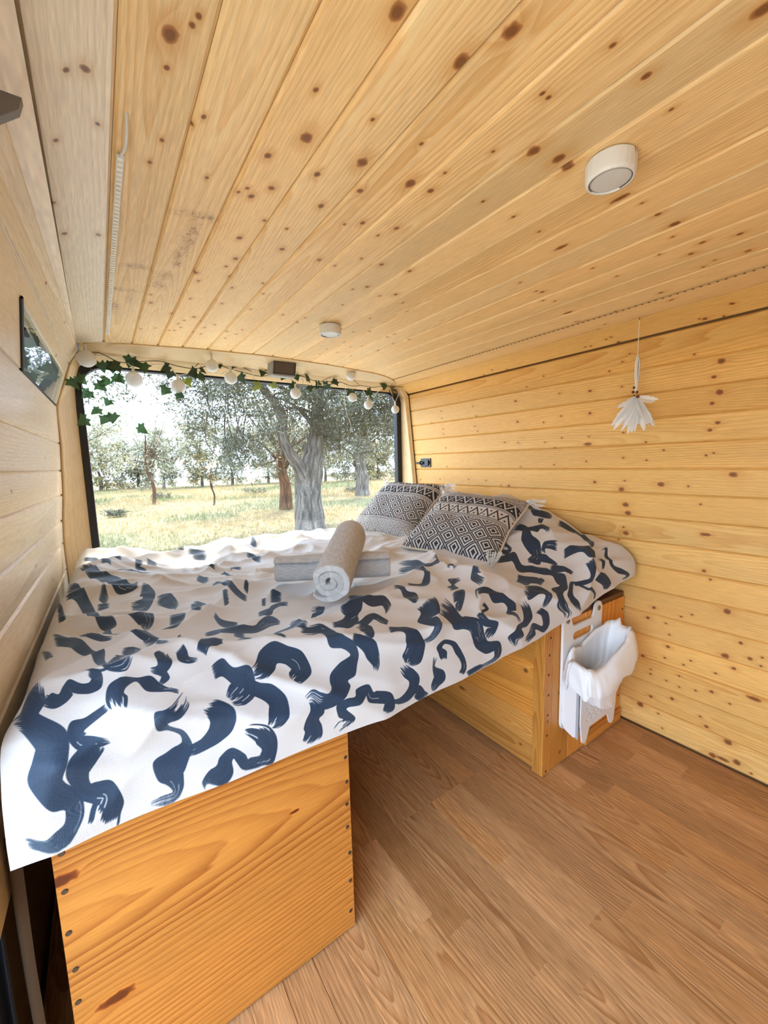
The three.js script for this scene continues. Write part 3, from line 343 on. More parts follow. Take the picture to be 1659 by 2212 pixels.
// the duvet and its brush-stroke print
const cottonBump = dataTexture(256, 256, (u, v) => { const a = .5 + .25 * Math.sin(u * 256 * Math.PI) * Math.sin(v * 256 * Math.PI) + .25 * NP[((v * 256 | 0) << 8) | (u * 256 | 0)]; return [a, a, a]; }, false);
cottonBump.repeat.set(14, 12);
function duvetPrint() {
  const W = 2048, H = 1616, cv = document.createElement('canvas'); cv.width = W; cv.height = H; const g = cv.getContext('2d'), k = W / DUW / 1000;
  g.fillStyle = 'rgb(207,203,199)'; g.fillRect(0, 0, W, H);
  const R = rng(314);
  const cr = (a, b, c, d, t) => { const t2 = t * t, t3 = t2 * t; return .5 * (2 * b + (c - a) * t + (2 * a - 5 * b + 4 * c - d) * t2 + (3 * b - a - 3 * c + d) * t3); };
  for (const s of STROKES) {
    const n = s.length / 4, P = []; for (let i = 0; i < n; i++) P.push(s.slice(i * 4, i * 4 + 4));
    const path = [], widen = p => { const e = lerp(.6, .14, clamp((p[1] + p[3]) / 2 / k / 1050)), mx = (p[2] - p[0]) * e, my = (p[3] - p[1]) * e; return [p[0] - mx, p[1] - my, p[2] + mx, p[3] + my]; };
    for (let i = 0; i < n - 1; i++) { const a = P[Math.max(0, i - 1)], b = P[i], c = P[i + 1], d = P[Math.min(n - 1, i + 2)]; for (let q = 0; q < 8; q++) path.push(widen([0, 1, 2, 3].map(m => cr(a[m], b[m], c[m], d[m], q / 8) * k))); }
    path.push(widen(P[n - 1].map(v => v * k)));
    const N = path.length, col = () => { const t = R(); return `rgb(${26 + t * 5 | 0},${48 + t * 7 | 0},${70 + t * 9 | 0})`; };
    // bristles: full in the middle of the stroke, ragged at both ends
    const wid = path.reduce((m, p) => Math.max(m, Math.hypot(p[0] - p[2], p[1] - p[3])), 0), nb = Math.max(5, Math.min(26, Math.round(wid / 3.2)));
    const ra = R() < .55 ? .13 : .03, rb = R() < .65 ? .2 : .04;
    for (let b = 0; b < nb; b++) {
      const t0 = b / nb, t1 = (b + 1.25) / nb, i0 = Math.floor(N * ra * R()), i1 = Math.ceil(N - 1 - N * rb * R() * R());
      g.fillStyle = col(); g.beginPath();
      for (let i = i0; i <= i1; i++) { const p = path[i]; g.lineTo(lerp(p[0], p[2], t0), lerp(p[1], p[3], t0)); }
      for (let i = i1; i >= i0; i--) { const p = path[i], e = Math.min(1, (Math.min(i - i0, i1 - i) + .4) / 3), t = lerp(t0, Math.min(1, t1), e); g.lineTo(lerp(p[0], p[2], t), lerp(p[1], p[3], t)); }
      g.closePath(); g.fill();
      if (R() < .1 && nb > 6) { // a dry gap
        const g0 = Math.floor(i0 + (i1 - i0) * (.62 + .25 * R())), g1 = Math.min(i1, g0 + Math.ceil(N * (.08 + .14 * R()))); g.fillStyle = 'rgb(205,201,197)'; g.beginPath();
        for (let i = g0; i <= g1; i++) { const p = path[i]; g.lineTo(lerp(p[0], p[2], t0), lerp(p[1], p[3], t0)); }
        for (let i = g1; i >= g0; i--) { const p = path[i], t = t0 + .5 / nb; g.lineTo(lerp(p[0], p[2], t), lerp(p[1], p[3], t)); }
        g.closePath(); g.fill();
      }
    }
  }
  const t = new THREE.CanvasTexture(cv); t.colorSpace = THREE.SRGBColorSpace; t.anisotropy = 8; return t;
}
{
  const d = thing('duvet', 'white duvet with navy brush stroke print spread over the bed', 'duvet');
  const m = phys(0xffffff, .62, { map: duvetPrint(), bumpMap: cottonBump, bumpScale: .0006, sheen: .8, sheenRoughness: .35, sheenColor: new THREE.Color().setRGB(.5, .62, .72), specularIntensity: 1, side: THREE.DoubleSide });
  add(d, 'cover', duvetGeometry(260, 240), m);
  // hem turned under along the front
  const L = [], n = 90; for (let i = 0; i < n; i++) { const q = x => { const p = duvetVertex(x, 1); return [[p[0], p[1], p[2]], [p[0], p[1] - .006, p[2] - .012], [p[0], p[1] + .004, p[2] - .035]]; }; const a = q(lerp(DUV.x0, DUV.x1, i / n)), b = q(lerp(DUV.x0, DUV.x1, (i + 1) / n)); for (let k = 0; k < 2; k++) L.push([[a[k], a[k + 1], b[k + 1], b[k]], [[0, 0], [0, .01], [.01, .01], [.01, 0]]]); }
  add(d, 'hem', quads(L), std(new THREE.Color().setRGB(.78, .73, .67), .8, { side: THREE.DoubleSide }));
}
// ---------- scatter cushions ----------
function cushionPrint(flip) {
  const W = 1024, cv = document.createElement('canvas'); cv.width = cv.height = W; const g = cv.getContext('2d'), dark = '#2b2a2e', light = '#cfc8c0', mid = '#77736f';
  g.fillStyle = light; g.fillRect(0, 0, W, W);
  const band = (y0, y1, c) => { g.fillStyle = c; g.fillRect(0, y0 * W, W, (y1 - y0) * W); };
  const stripes = (y0, y1, n) => { for (let i = 0; i < n; i++) band(lerp(y0, y1, i / n), lerp(y0, y1, (i + .5) / n), i % 2 ? mid : dark); };
  const diamonds = (y0, y1, nx, rows, bg, fg) => { // nested lozenges
    band(y0, y1, bg); g.save(); g.beginPath(); g.rect(0, y0 * W, W, (y1 - y0) * W); g.clip(); const dw = W / nx, dh = (y1 - y0) * W / rows;
    for (let r = -1; r <= rows * 2; r++) for (let c = -1; c <= nx; c++) { const cx = (c + (r & 1 ? 1 : .5)) * dw, cy = y0 * W + r * dh / 2 + dh / 2; for (const [s, col] of [[.96, fg], [.8, bg], [.6, fg], [.42, bg], [.24, fg]]) { g.fillStyle = col; g.beginPath(); g.moveTo(cx, cy - dh / 2 * s); g.lineTo(cx + dw / 2 * s, cy); g.lineTo(cx, cy + dh / 2 * s); g.lineTo(cx - dw / 2 * s, cy); g.closePath(); g.fill(); } }
    g.restore();
  };
  const zig = (y0, y1, n, bg, fg) => { band(y0, y1, bg); const a = y0 * W + 8, b = y1 * W - 8, dw = W / n; g.strokeStyle = fg; g.lineWidth = 15; g.beginPath(); for (let i = 0; i <= n; i++) { g.lineTo(i * dw, b); g.lineTo((i + .5) * dw, a); } g.stroke(); g.fillStyle = fg; for (let i = 0; i <= n; i++) { g.beginPath(); g.arc(i * dw, a + 22, 11, 0, 7); g.fill(); g.beginPath(); g.arc((i + .5) * dw, b - 22, 11, 0, 7); g.fill(); } };
  // canvas y runs from the top edge of the cushion down
  if (!flip) { diamonds(0, .17, 8, 1, light, mid); stripes(.17, .2, 2); zig(.2, .325, 9, dark, light); stripes(.325, .375, 4); zig(.375, .5, 9, light, dark); stripes(.5, .56, 4); diamonds(.56, 1, 5, 2.2, light, dark); }
  else { zig(0, .12, 9, dark, light); stripes(.12, .19, 4); zig(.19, .33, 9, dark, light); stripes(.33, .4, 4); diamonds(.4, .8, 5, 2, light, dark); stripes(.8, .85, 3); diamonds(.85, 1, 8, 1, light, mid); }
  const im = g.getImageData(0, 0, W, W), R = rng(8); for (let i = 0; i < im.data.length; i += 4) { const px = i >> 2, x = px % W, y = px / W | 0, n = (NP[((y >> 2 & 255) << 8) | (x >> 1 & 255)]) * 22 + (R() - .5) * 18; for (let c = 0; c < 3; c++) im.data[i + c] = Math.max(0, Math.min(255, im.data[i + c] + n)); }
  g.putImageData(im, 0, 0); const t = new THREE.CanvasTexture(cv); t.colorSpace = THREE.SRGBColorSpace; t.anisotropy = 8; return t;
}
function cushionGeometry(w, h, T, side, n = 40) { // one face; side +1 front, -1 back
  const pos = [], uv = [], idx = [];
  for (let j = 0; j <= n; j++) for (let i = 0; i <= n; i++) {
    const u = i / n, v = j / n, a = 2 * u - 1, b = 2 * v - 1, f = Math.pow((1 - a ** 4) * (1 - b ** 4), .55), pinch = 1 - .055 * (1 - b * b) * 0 , x = a * w / 2 * (1 - .06 * (1 - Math.abs(b)) * Math.abs(a)), y = b * h / 2 * (1 - .06 * (1 - Math.abs(a)) * Math.abs(b));
    pos.push(x, y + h / 2, side * (T / 2 * f + .004 * f * noise2(u * 9 + side, v * 9)) + .0005 * side); uv.push(u, v);
  }
  for (let j = 0; j < n; j++) for (let i = 0; i < n; i++) { const a = j * (n + 1) + i, b = a + 1, c = a + n + 1, d = c + 1; side > 0 ? idx.push(a, b, c, b, d, c) : idx.push(a, c, b, b, c, d); }
  const g = new THREE.BufferGeometry(); g.setAttribute('position', new THREE.Float32BufferAttribute(pos, 3)); g.setAttribute('uv', new THREE.Float32BufferAttribute(uv, 2)); g.setIndex(idx); g.computeVertexNormals(); return g;
}
const cordMat = std(new THREE.Color().setRGB(.62, .53, .42), .85), tasselMat = std(new THREE.Color().setRGB(.78, .72, .63), .9);
function tassel(parent, at, dir, len = .06) {
  const R = rng(Math.round(at[0] * 900 + at[1] * 70)), L = [new THREE.SphereGeometry(.009, 10, 8).translate(...at)];
  const d = V3(...dir).normalize();
  for (let i = 0; i < 34; i++) { const a = R() * 6.28, s = .012 + .016 * R(), o = V3(Math.cos(a), Math.sin(a), Math.cos(a * 2) * .5).multiplyScalar(s), e = V3(...at).addScaledVector(d, len * (.8 + .3 * R())).add(o), m = V3(...at).addScaledVector(d, len * .4).addScaledVector(o, .75); L.push(tubeOf([at, m.toArray(), e.toArray()], .0013, 6, 4)); }
  add(parent, 'tassel', mergeGeometries(L.map(g => g.index ? g.toNonIndexed() : g).map(g => { g.deleteAttribute('uv'); return g; })), tasselMat);
}
function cushion(label, base, U, Vv, w, h, T, flip) {
  const c = thing('scatter_cushion', label, 'cushion', base, 'black and white woven cushions');
  const u = V3(...U).normalize(), v = V3(...Vv); v.addScaledVector(u, -v.dot(u)).normalize(); const n = V3().crossVectors(u, v);
  c.quaternion.setFromRotationMatrix(new THREE.Matrix4().makeBasis(u, v, n));
  const m = phys(0xffffff, .9, { map: cushionPrint(flip), bumpMap: cottonBump, bumpScale: .001, sheen: .3 });
  add(c, 'front', cushionGeometry(w, h, T, 1), m); add(c, 'back', cushionGeometry(w, h, T, -1), std(new THREE.Color().setRGB(.6, .55, .48), .9));
  const e = []; for (const [a, b] of [[-1, -1], [0, -.94], [1, -1], [.94, 0], [1, 1], [0, .94], [-1, 1], [-.94, 0]]) e.push(V3(a * w / 2, b * h / 2 + h / 2, 0));
  add(c, 'piping', new THREE.TubeGeometry(new THREE.CatmullRomCurve3(e, true, 'catmullrom', .15), 120, .0045, 6, true), cordMat);
  tassel(c, [w / 2, h, .004], [.9, -.35, .25]); tassel(c, [w / 2, .0, .004], [.35, -.1, 1]); tassel(c, [-w / 2, h, .004], [-.3, .8, .2], .03);
}
cushion('black and white woven cushion leaning nearest the right wall, overlapping the other cushion', [1.186 - .838 * .1875, .745 - .5 * .1875, -1.137 + .218 * .1875], [.288, -.067, .955], [.838, .5, -.218], .385, .375, .115, false);
cushion('black and white woven cushion nearest the rear window, partly behind the other cushion', [1.225 - .781 * .1875, .766 - .596 * .1875, -1.641 + .186 * .1875], [.251, -.027, .968], [.781, .596, -.186], .385, .375, .115, true);
// ---------- rolled towels ----------
const terry = dataTexture(512, 512, (u, v) => { const n = .5 + .3 * noise2(u * 170, v * 170) + .25 * noise2(u * 420, v * 420); return [n, n, n]; }, false); terry.repeat.set(3, 3);
const towelTex = dataTexture(512, 512, (u, v) => { const n = 1 + .10 * noise2(u * 90, v * 200) + .05 * noise2(u * 9, v * 12); return [.78 * n, .765 * n, .745 * n]; }); towelTex.repeat.set(2, 2);
function towel(label, A, B, r0, turns, roll) {
  const a = V3(...A), b = V3(...B), len = a.distanceTo(b), t = thing('rolled_towel', label, 'towel', A, 'rolled towels on the duvet');
  const n = 150, th = (r0 - .010) / turns * .72, out = [], inn = [];
  for (let i = 0; i <= n; i++) { const w = i / n * turns * Math.PI * 2, r = .012 + (r0 - .012) * (i / n) + .0018 * noise2(w * 1.3 + roll * 7, roll), wx = 1 + .07 * Math.cos(2 * w), wy = 1 - .05 * Math.cos(2 * w), f = i > n - 8 ? 1 - (i - n + 8) / 9 : 1; out.push([Math.cos(w + roll) * r * wx, Math.sin(w + roll) * r * wy]); const ri = r - th * f; inn.push([Math.cos(w + roll) * ri * wx, Math.sin(w + roll) * ri * wy]); }
  const s = new THREE.Shape([...out, ...inn.reverse()].map(p => new THREE.Vector2(...p)));
  const g = new THREE.ExtrudeGeometry(s, { depth: len - .012, steps: 26, bevelEnabled: true, bevelSize: .0025, bevelThickness: .006, bevelSegments: 2, curveSegments: 2 }).translate(0, 0, .006);
  const p = g.attributes.position; for (let i = 0; i < p.count; i++) { const x = p.getX(i), y = p.getY(i), z = p.getZ(i), an = Math.atan2(y, x), k = 1 + .045 * noise2(z * 14 + roll * 3, Math.cos(an) * 2 + 5) + .02 * noise2(z * 40, Math.sin(an) * 5 + 9); p.setXY(i, x * k, y * k); }
  g.computeVertexNormals();
  const uv = g.attributes.uv; for (let i = 0; i < p.count; i++) uv.setXY(i, Math.atan2(p.getY(i), p.getX(i)) * .5 + Math.hypot(p.getX(i), p.getY(i)) * 6, p.getZ(i) * 4);
  const m = add(t, 'roll', g, phys(0xffffff, .95, { map: towelTex, bumpMap: terry, bumpScale: .0006, sheen: .5, sheenRoughness: .7 }));
  t.quaternion.setFromUnitVectors(V3(0, 0, 1), b.clone().sub(a).normalize());
}
towel('grey rolled towel lying flat underneath the crossing towel', [.407, .69, -1.155], [.70, .69, -.985], .044, 2.2, 1.2);
towel('grey rolled towel laid across the other one, spiral end facing out', [.437, .712, -.868], [.63, .78, -1.095], .054, 2.6, 2.4);

// ---------- folding bin on the right box ----------
{
  const b = thing('folding_bin', 'white collapsible bin with liner bag screwed to the right box', 'bin', [1.14, .13, -.688]);
  const white = phys(new THREE.Color().setRGB(.82, .8, .77), .45), grey = std(new THREE.Color().setRGB(.42, .42, .42), .6), black = std(new THREE.Color().setRGB(.02, .02, .02), .5);
  // local: x 0..0.23 to the right, y up, z out of the box
  const s = new THREE.Shape(); s.moveTo(0, .03); s.quadraticCurveTo(0, 0, .03, 0); s.lineTo(.2, 0); s.quadraticCurveTo(.23, 0, .23, .03); s.lineTo(.23, .36); s.absarc(.208, .362, .022, 0, Math.PI); s.quadraticCurveTo(.18, .335, .165, .335); s.lineTo(.065, .335); s.quadraticCurveTo(.05, .335, .044, .362); s.absarc(.022, .362, .022, 0, Math.PI); s.lineTo(0, .03);
  const h = new THREE.Path(); h.moveTo(.07, .285); h.lineTo(.16, .285); h.absarc(.16, .3, .015, -Math.PI / 2, Math.PI / 2); h.lineTo(.07, .315); h.absarc(.07, .3, .015, Math.PI / 2, Math.PI * 1.5); s.holes.push(h);
  const plate = add(b, 'back_plate', new THREE.ExtrudeGeometry(s, { depth: .005, bevelEnabled: true, bevelSize: .0015, bevelThickness: .0015, bevelSegments: 2, curveSegments: 8 }).translate(0, 0, .003), white);
  for (const x of [.022, .208]) { const w = add(plate, 'screw', new THREE.CylinderGeometry(.009, .009, .003, 16).rotateX(Math.PI / 2).translate(x, .362, .0105), std(new THREE.Color().setRGB(.3, .26, .2), .5, { metalness: .5 })); add(w, 'drive', bx(x - .004, x + .004, .3608, .3632, .0118, .0125), black); }
  const wall = (pts, x0, x1) => { const q = new THREE.Shape(pts.map(p => new THREE.Vector2(...p))); return new THREE.ExtrudeGeometry(q, { depth: x1 - x0, bevelEnabled: true, bevelSize: .002, bevelThickness: .001, bevelSegments: 2 }).rotateY(-Math.PI / 2).translate(x1, 0, 0); };
  const prof = [[.009, .03], [.02, .012], [.048, .0], [.056, .006], [.06, .19], [.06, .2], [.009, .2]];
  add(b, 'side_panel', wall(prof, .004, .007), white); add(b, 'side_panel', wall(prof, .223, .226), white);
  add(b, 'bottom', rbx(.008, .222, .012, .018, .01, .058, .002), grey);
  add(b, 'fold_strip', mergeGeometries([bx(.0015, .0065, .0, .2, .0565, .064), bx(.2235, .2285, .0, .2, .0565, .064), bx(.0065, .2235, .018, .03, .058, .062)]), grey);
  const f = new THREE.Shape(); f.moveTo(.018, -.012); f.quadraticCurveTo(.03, -.03, .045, -.012); f.lineTo(.06, .024); f.lineTo(.17, .024); f.lineTo(.185, -.012); f.quadraticCurveTo(.2, -.03, .213, -.012); f.lineTo(.224, .05); f.lineTo(.224, .2); f.lineTo(.006, .2); f.lineTo(.006, .05); f.lineTo(.018, -.012);
  for (let r = 0; r < 7; r++) for (let c = 0; c < 6; c++) { const cx = .045 + c * .03 + (r & 1 ? .015 : 0), cy = .05 + r * .02; if (cx > .2) continue; const p = new THREE.Path(), a = .0027, l = .0064; p.moveTo(cx - a, cy - l); p.lineTo(cx + a, cy - l); p.lineTo(cx + a, cy - a); p.lineTo(cx + l, cy - a); p.lineTo(cx + l, cy + a); p.lineTo(cx + a, cy + a); p.lineTo(cx + a, cy + l); p.lineTo(cx - a, cy + l); p.lineTo(cx - a, cy + a); p.lineTo(cx - l, cy + a); p.lineTo(cx - l, cy - a); p.lineTo(cx - a, cy - a); p.lineTo(cx - a, cy - l); f.holes.push(p); }
  add(b, 'front_panel', new THREE.ExtrudeGeometry(f, { depth: .004, bevelEnabled: false, curveSegments: 6 }).translate(0, 0, .066), white);
  add(b, 'inner_liner', bx(.01, .22, .03, .19, .0635, .0655), black);
  add(b, 'knob', new THREE.SphereGeometry(.009, 12, 8, 0, 6.3, 0, 1.6).rotateX(Math.PI / 2).translate(.12, .262, .012), black);
  add(b, 'knob', rbx(.108, .126, .19, .206, .07, .076, .002), black);
  // bin liner: bag folded over the rim
  const N = 96, rows = [[0, .3, -.15], [0, .74, -.13], [0, .84, -.06], [0, .93, 0], [0, .985, .014], [0, 1.03, .003], [0, 1.06, -.024], [0, 1.075, -.05], [0, 1.06, -.072], [0, 1.0, -.078]], pos = [], idx = [];
  rows.forEach(([, sc, dy], j) => {
    for (let i = 0; i < N; i++) {
      const t = i / N * Math.PI * 2, c = Math.cos(t), q = Math.sin(t), e = .62, X = Math.sign(c) * Math.abs(c) ** e, Zz = Math.sign(q) * Math.abs(q) ** e;
      const wr = (1 + (j < 8 ? .06 : .03) * noise2(t * 4 + 3, j * .6) + (j > 4 ? .035 : .02) * noise2(t * 11, j * .7 + 4)), rise = .03 * X - .01 * Zz + .018 * noise2(t * 2.2 + 8, 2);
      pos.push(.122 + .125 * X * sc * wr + (j > 3 ? .012 * X : 0), .285 + rise + dy + (j > 5 ? .02 * noise2(t * 3, 7) : 0) + .004 * noise2(t * 5, j * .7) - .012 * (j > 2 ? 1 : 0), Math.max(.014, .062 + [.04, .04, .04, .036, .036, .046, .056, .062, .064, .06][j] * Zz * wr + (Zz > 0 ? .01 : 0)));
    }
  });
  for (let j = 0; j < rows.length - 1; j++) for (let i = 0; i < N; i++) { const a = j * N + i, c = j * N + (i + 1) % N; idx.push(a, a + N, c, c, a + N, c + N); }
  const g = new THREE.BufferGeometry(); g.setAttribute('position', new THREE.Float32BufferAttribute(pos, 3)); g.setIndex(idx); g.computeVertexNormals();
  add(b, 'liner_bag', g, phys(new THREE.Color().setRGB(.86, .85, .83), .38, { side: THREE.DoubleSide, specularIntensity: .7 }));
}
// ---------- ceiling lights ----------
function puck(label, x, z) {
  const t = thing('ceiling_light', label, 'ceiling light', [x, CY(x) - .0005, z], 'round ceiling lights'), w = phys(new THREE.Color().setRGB(.82, .79, .73), .4);
  const pr = [[.0, 0], [.0355, 0], [.0365, -.003], [.0365, -.024], [.0345, -.03], [.0315, -.031], [.0308, -.028]].map(p => new THREE.Vector2(...p));
  const g = new THREE.LatheGeometry(pr, 96), p = g.attributes.position; for (let i = 0; i < p.count; i++) { const y = p.getY(i); if (y < -.002 && y > -.027) { const a = Math.atan2(p.getZ(i), p.getX(i)), k = 1 + .012 * Math.sign(Math.sin(a * 24)) * Math.sign(Math.sin(y * 700)); p.setX(i, p.getX(i) * k); p.setZ(i, p.getZ(i) * k); } } g.computeVertexNormals();
  add(t, 'housing', g, w);
  add(t, 'seam_ring', new THREE.TorusGeometry(.0302, .0011, 6, 60, Math.PI * 1.5).rotateX(Math.PI / 2).translate(0, -.0295, 0), std(new THREE.Color().setRGB(.15, .14, .12), .6));
  add(t, 'diffuser', new THREE.SphereGeometry(.05, 32, 8, 0, 6.2832, Math.PI - .63, .63).scale(1, .2, 1).translate(0, -.0205, 0), phys(new THREE.Color().setRGB(.66, .65, .61), .3));
}
puck('round white ceiling light nearest the camera, among the wide boards', .71, -.366);
puck('small looking round white ceiling light close to the rear window', .69, -1.285);
// ---------- LED strips in the ceiling grooves ----------
{
  const a = thing('led_strip', 'white LED strip running along the ceiling above the left wall', 'LED strip', [.07, 1.4625, -1.25]), tape = std(new THREE.Color().setRGB(.78, .76, .7), .5), chip = std(new THREE.Color().setRGB(.9, .88, .75), .4);
  add(a, 'tape', bx(-.005, .005, -.001, .0, -.49, .49), tape);
  const L = []; for (let i = 0; i < 76; i++) L.push(bx(-.0032, .0032, -.0032, -.001, -.48 + i * .0128, -.48 + i * .0128 + .006)); const q = add(a, 'led_chips', mergeGeometries(L), chip); q.userData.kind = 'stuff';
  add(a, 'lead', tubeOf([[0, -.002, .49], [.004, -.006, .52], [.004, -.004, .56], [.004, .004, .575]], .0022, 16, 6), tape);
  const b = thing('led_strip', 'thin dotted LED strip in the ceiling groove near the right wall', 'LED strip', [1.365, CY(1.365) - .002, -.85]);
  add(b, 'tape', bx(-.003, .003, -.0006, .0, -1.0, .9), std(new THREE.Color().setRGB(.6, .42, .2), .6));
  const M = []; for (let i = 0; i < 105; i++) M.push(bx(-.0025, .0025, -.0018, -.0006, -.99 + i * .018, -.99 + i * .018 + .005)); const r = add(b, 'led_chips', mergeGeometries(M), std(new THREE.Color().setRGB(.12, .07, .04), .5)); r.userData.kind = 'stuff';
}
// ---------- feather tassel by the right wall ----------
{
  const t = thing('feather_tassel', 'white feather and cord tassel with brown beads on the right wall', 'wall hanging', [1.487, 1.445, -.655]), cord = std(new THREE.Color().setRGB(.85, .74, .55), .8), wool = std(new THREE.Color().setRGB(.8, .76, .7), .9), bead = phys(new THREE.Color().setRGB(.14, .035, .015), .3), fea = phys(new THREE.Color().setRGB(.9, .88, .84), .9, { side: THREE.DoubleSide, transmission: .25, thickness: 0 });
  add(t, 'hook', new THREE.TorusGeometry(.004, .0014, 6, 14).rotateY(.6).translate(0, -.003, 0), std(new THREE.Color().setRGB(.3, .12, .05), .4, { metalness: .6 }));
  add(t, 'string', tubeOf([[0, -.004, 0], [.0004, -.06, 0], [0, -.12, 0]], .0013, 10, 6), cord);
  const L = []; for (let i = 0; i < 7; i++) { const a = i / 7 * 6.28, s = i < 3 ? .007 : .0045; L.push(tubeOf([[0, -.118, 0], [Math.cos(a) * s, -.14, Math.sin(a) * s], [Math.cos(a) * s, -.18, Math.sin(a) * s], [Math.cos(a) * s * .5, -.215, Math.sin(a) * s * .5], [Math.cos(a) * .003, -.235, Math.sin(a) * .003]], .0022, 24, 5)); }
  add(t, 'cord_bundle', mergeGeometries(L), wool);
  for (const [x, y, r] of [[.003, -.221, .0042], [.0045, -.235, .0048], [-.003, -.237, .0045], [-.005, -.252, .0055], [.002, -.247, .003]]) add(t, 'bead', new THREE.SphereGeometry(r, 12, 10).translate(-.004, y, -x * 1.6), bead);
  const R = rng(77), feather = (len, wd, bend) => { const pos = [], idx = [], n = 10; for (let i = 0; i <= n; i++) { const u = i / n, w = wd * Math.sin(Math.PI * Math.min(1, u * .92 + .06)) ** .7, y = -len * u, z = bend * u * u; for (const sd of [-1, 0, 1]) pos.push(sd * w * (1 + .35 * noise2(u * 30 + len * 99, sd * 3)), y - Math.abs(sd) * w * .35, z - Math.abs(sd) * w * .2); } for (let i = 0; i < n; i++) for (let k = 0; k < 2; k++) { const a = i * 3 + k; idx.push(a, a + 3, a + 1, a + 1, a + 3, a + 4); } const g = new THREE.BufferGeometry(); g.setAttribute('position', new THREE.Float32BufferAttribute(pos, 3)); g.setIndex(idx); g.computeVertexNormals(); return g; };
  for (let i = 0; i < 38; i++) { const side = [1.3, 1.05, -1.05, -1.2][i], tilt = side ?? (R() - .5) * 1.3, len = side ? .06 + .02 * R() : .08 + .045 * R(); add(t, 'feather', feather(len, .006 + .009 * R(), .03 * (R() - .5)).rotateY((R() - .5) * 3.1).rotateZ(tilt).rotateY(-Math.PI / 2 + .15).translate(-.004, -.25, .002), fea); }
}
// ---------- black latch on the right wall ----------
{
  const t = thing('wall_latch', 'small black latch on the right wall beside the rear window', 'latch', [1.5595, .965, -1.815]), m = phys(new THREE.Color().setRGB(.02, .022, .024), .35);
  add(t, 'plate', rbx(-.006, 0, 0, .05, -.03, .055, .002), m);
  add(t, 'slider', rbx(-.014, -.006, .008, .042, .012, .045, .003), m);
  add(t, 'bolt', new THREE.CylinderGeometry(.006, .006, .06, 12).rotateX(Math.PI / 2).translate(-.012, .025, -.03), m);
  add(t, 'guide', new THREE.TorusGeometry(.009, .003, 6, 12).translate(-.011, .025, -.022), m);
  for (const [y, z] of [[.01, .05], [.04, .05]]) add(t, 'screw', new THREE.CylinderGeometry(.003, .003, .002, 8).rotateZ(Math.PI / 2).translate(-.0065, y, z), std(0xb8b8b8, .3, { metalness: .8 }));
}
// ---------- brake light housing on the header ----------
{
  const t = thing('brake_light', 'grey brake light housing on the header above the window', 'lamp housing', [.735, 1.438, -1.84]), g1 = std(new THREE.Color().setRGB(.3, .275, .24), .5), g2 = std(new THREE.Color().setRGB(.1, .08, .065), .4);
  const body = add(t, 'housing', new RoundedBoxGeometry(.128, .088, .05, 3, .01), g1); const p = body.geometry.attributes.position; for (let i = 0; i < p.count; i++) if (p.getZ(i) > 0) p.setXY(i, p.getX(i) * .9, p.getY(i) * .88 + .004);
  body.geometry.computeVertexNormals();
  add(body, 'lens', rbx(-.048, .048, -.02, .03, .0235, .0275, .004), g2);
  add(body, 'rim', mergeGeometries([rbx(-.052, .052, .03, .0335, .023, .029, .001), rbx(-.052, .052, -.0235, -.02, .023, .029, .001), rbx(-.0515, -.048, -.02, .03, .023, .029, .001), rbx(.048, .0515, -.02, .03, .023, .029, .001)]), std(new THREE.Color().setRGB(.04, .035, .03), .6));
  t.rotation.x = .3;
}
// ---------- string of globe lights ----------
{
  const t = thing('globe_string', 'string of white globe lights hanging along the rear window header', 'string lights'), R = .0245;
  const G = [[.003, 1.404, -1.885, .03], [.15, 1.349, -1.92, .031], [.308, 1.336, -1.925, .029], [.426, 1.414, -1.83, .025], [.519, 1.387, -1.905, .027], [.829, 1.346, -1.925, .026], [1.091, 1.439, -1.83, .025], [1.152, 1.349, -1.925, .024], [1.252, 1.315, -1.925, .024], [1.437, 1.3, -1.925, .023]];
  const cab = std(new THREE.Color().setRGB(.78, .76, .7), .5), wh = phys(new THREE.Color().setRGB(.86, .85, .82), .45, { transmission: .22, thickness: 0 });
  const route = [[-.01, 1.432, -1.9]]; for (const g of G) route.push([g[0] - .035, 1.418 + .012 * Math.sin(g[0] * 9), -1.935], [g[0], Math.min(1.425, g[1] + g[3] + .022), -1.932]); route.push([1.49, 1.42, -1.94]);
  add(t, 'cable', tubeOf(route, .0016, 260, 5), cab);
  for (const [x, y, z, r] of G) { const g = add(t, 'globe', new THREE.SphereGeometry(r, 28, 20).translate(x, y, z), wh); add(g, 'socket', new THREE.CylinderGeometry(.0045, .006, .024, 10).translate(x, y + r + .008, z), cab); }
  for (const x of [.59, .625, .87, .95, 1.03, 1.33]) add(t, 'hanger', tubeOf([[x, 1.424, -1.933], [x + .004, 1.41, -1.928], [x + .002, 1.395, -1.93]], .0016, 8, 5), cab);
  add(t, 'tail_lead', tubeOf([[1.115, 1.4, -1.93], [1.11, 1.33, -1.935], [1.12, 1.26, -1.935], [1.14, 1.2, -1.93], [1.135, 1.16, -1.93]], .0013, 30, 5), cab);
}
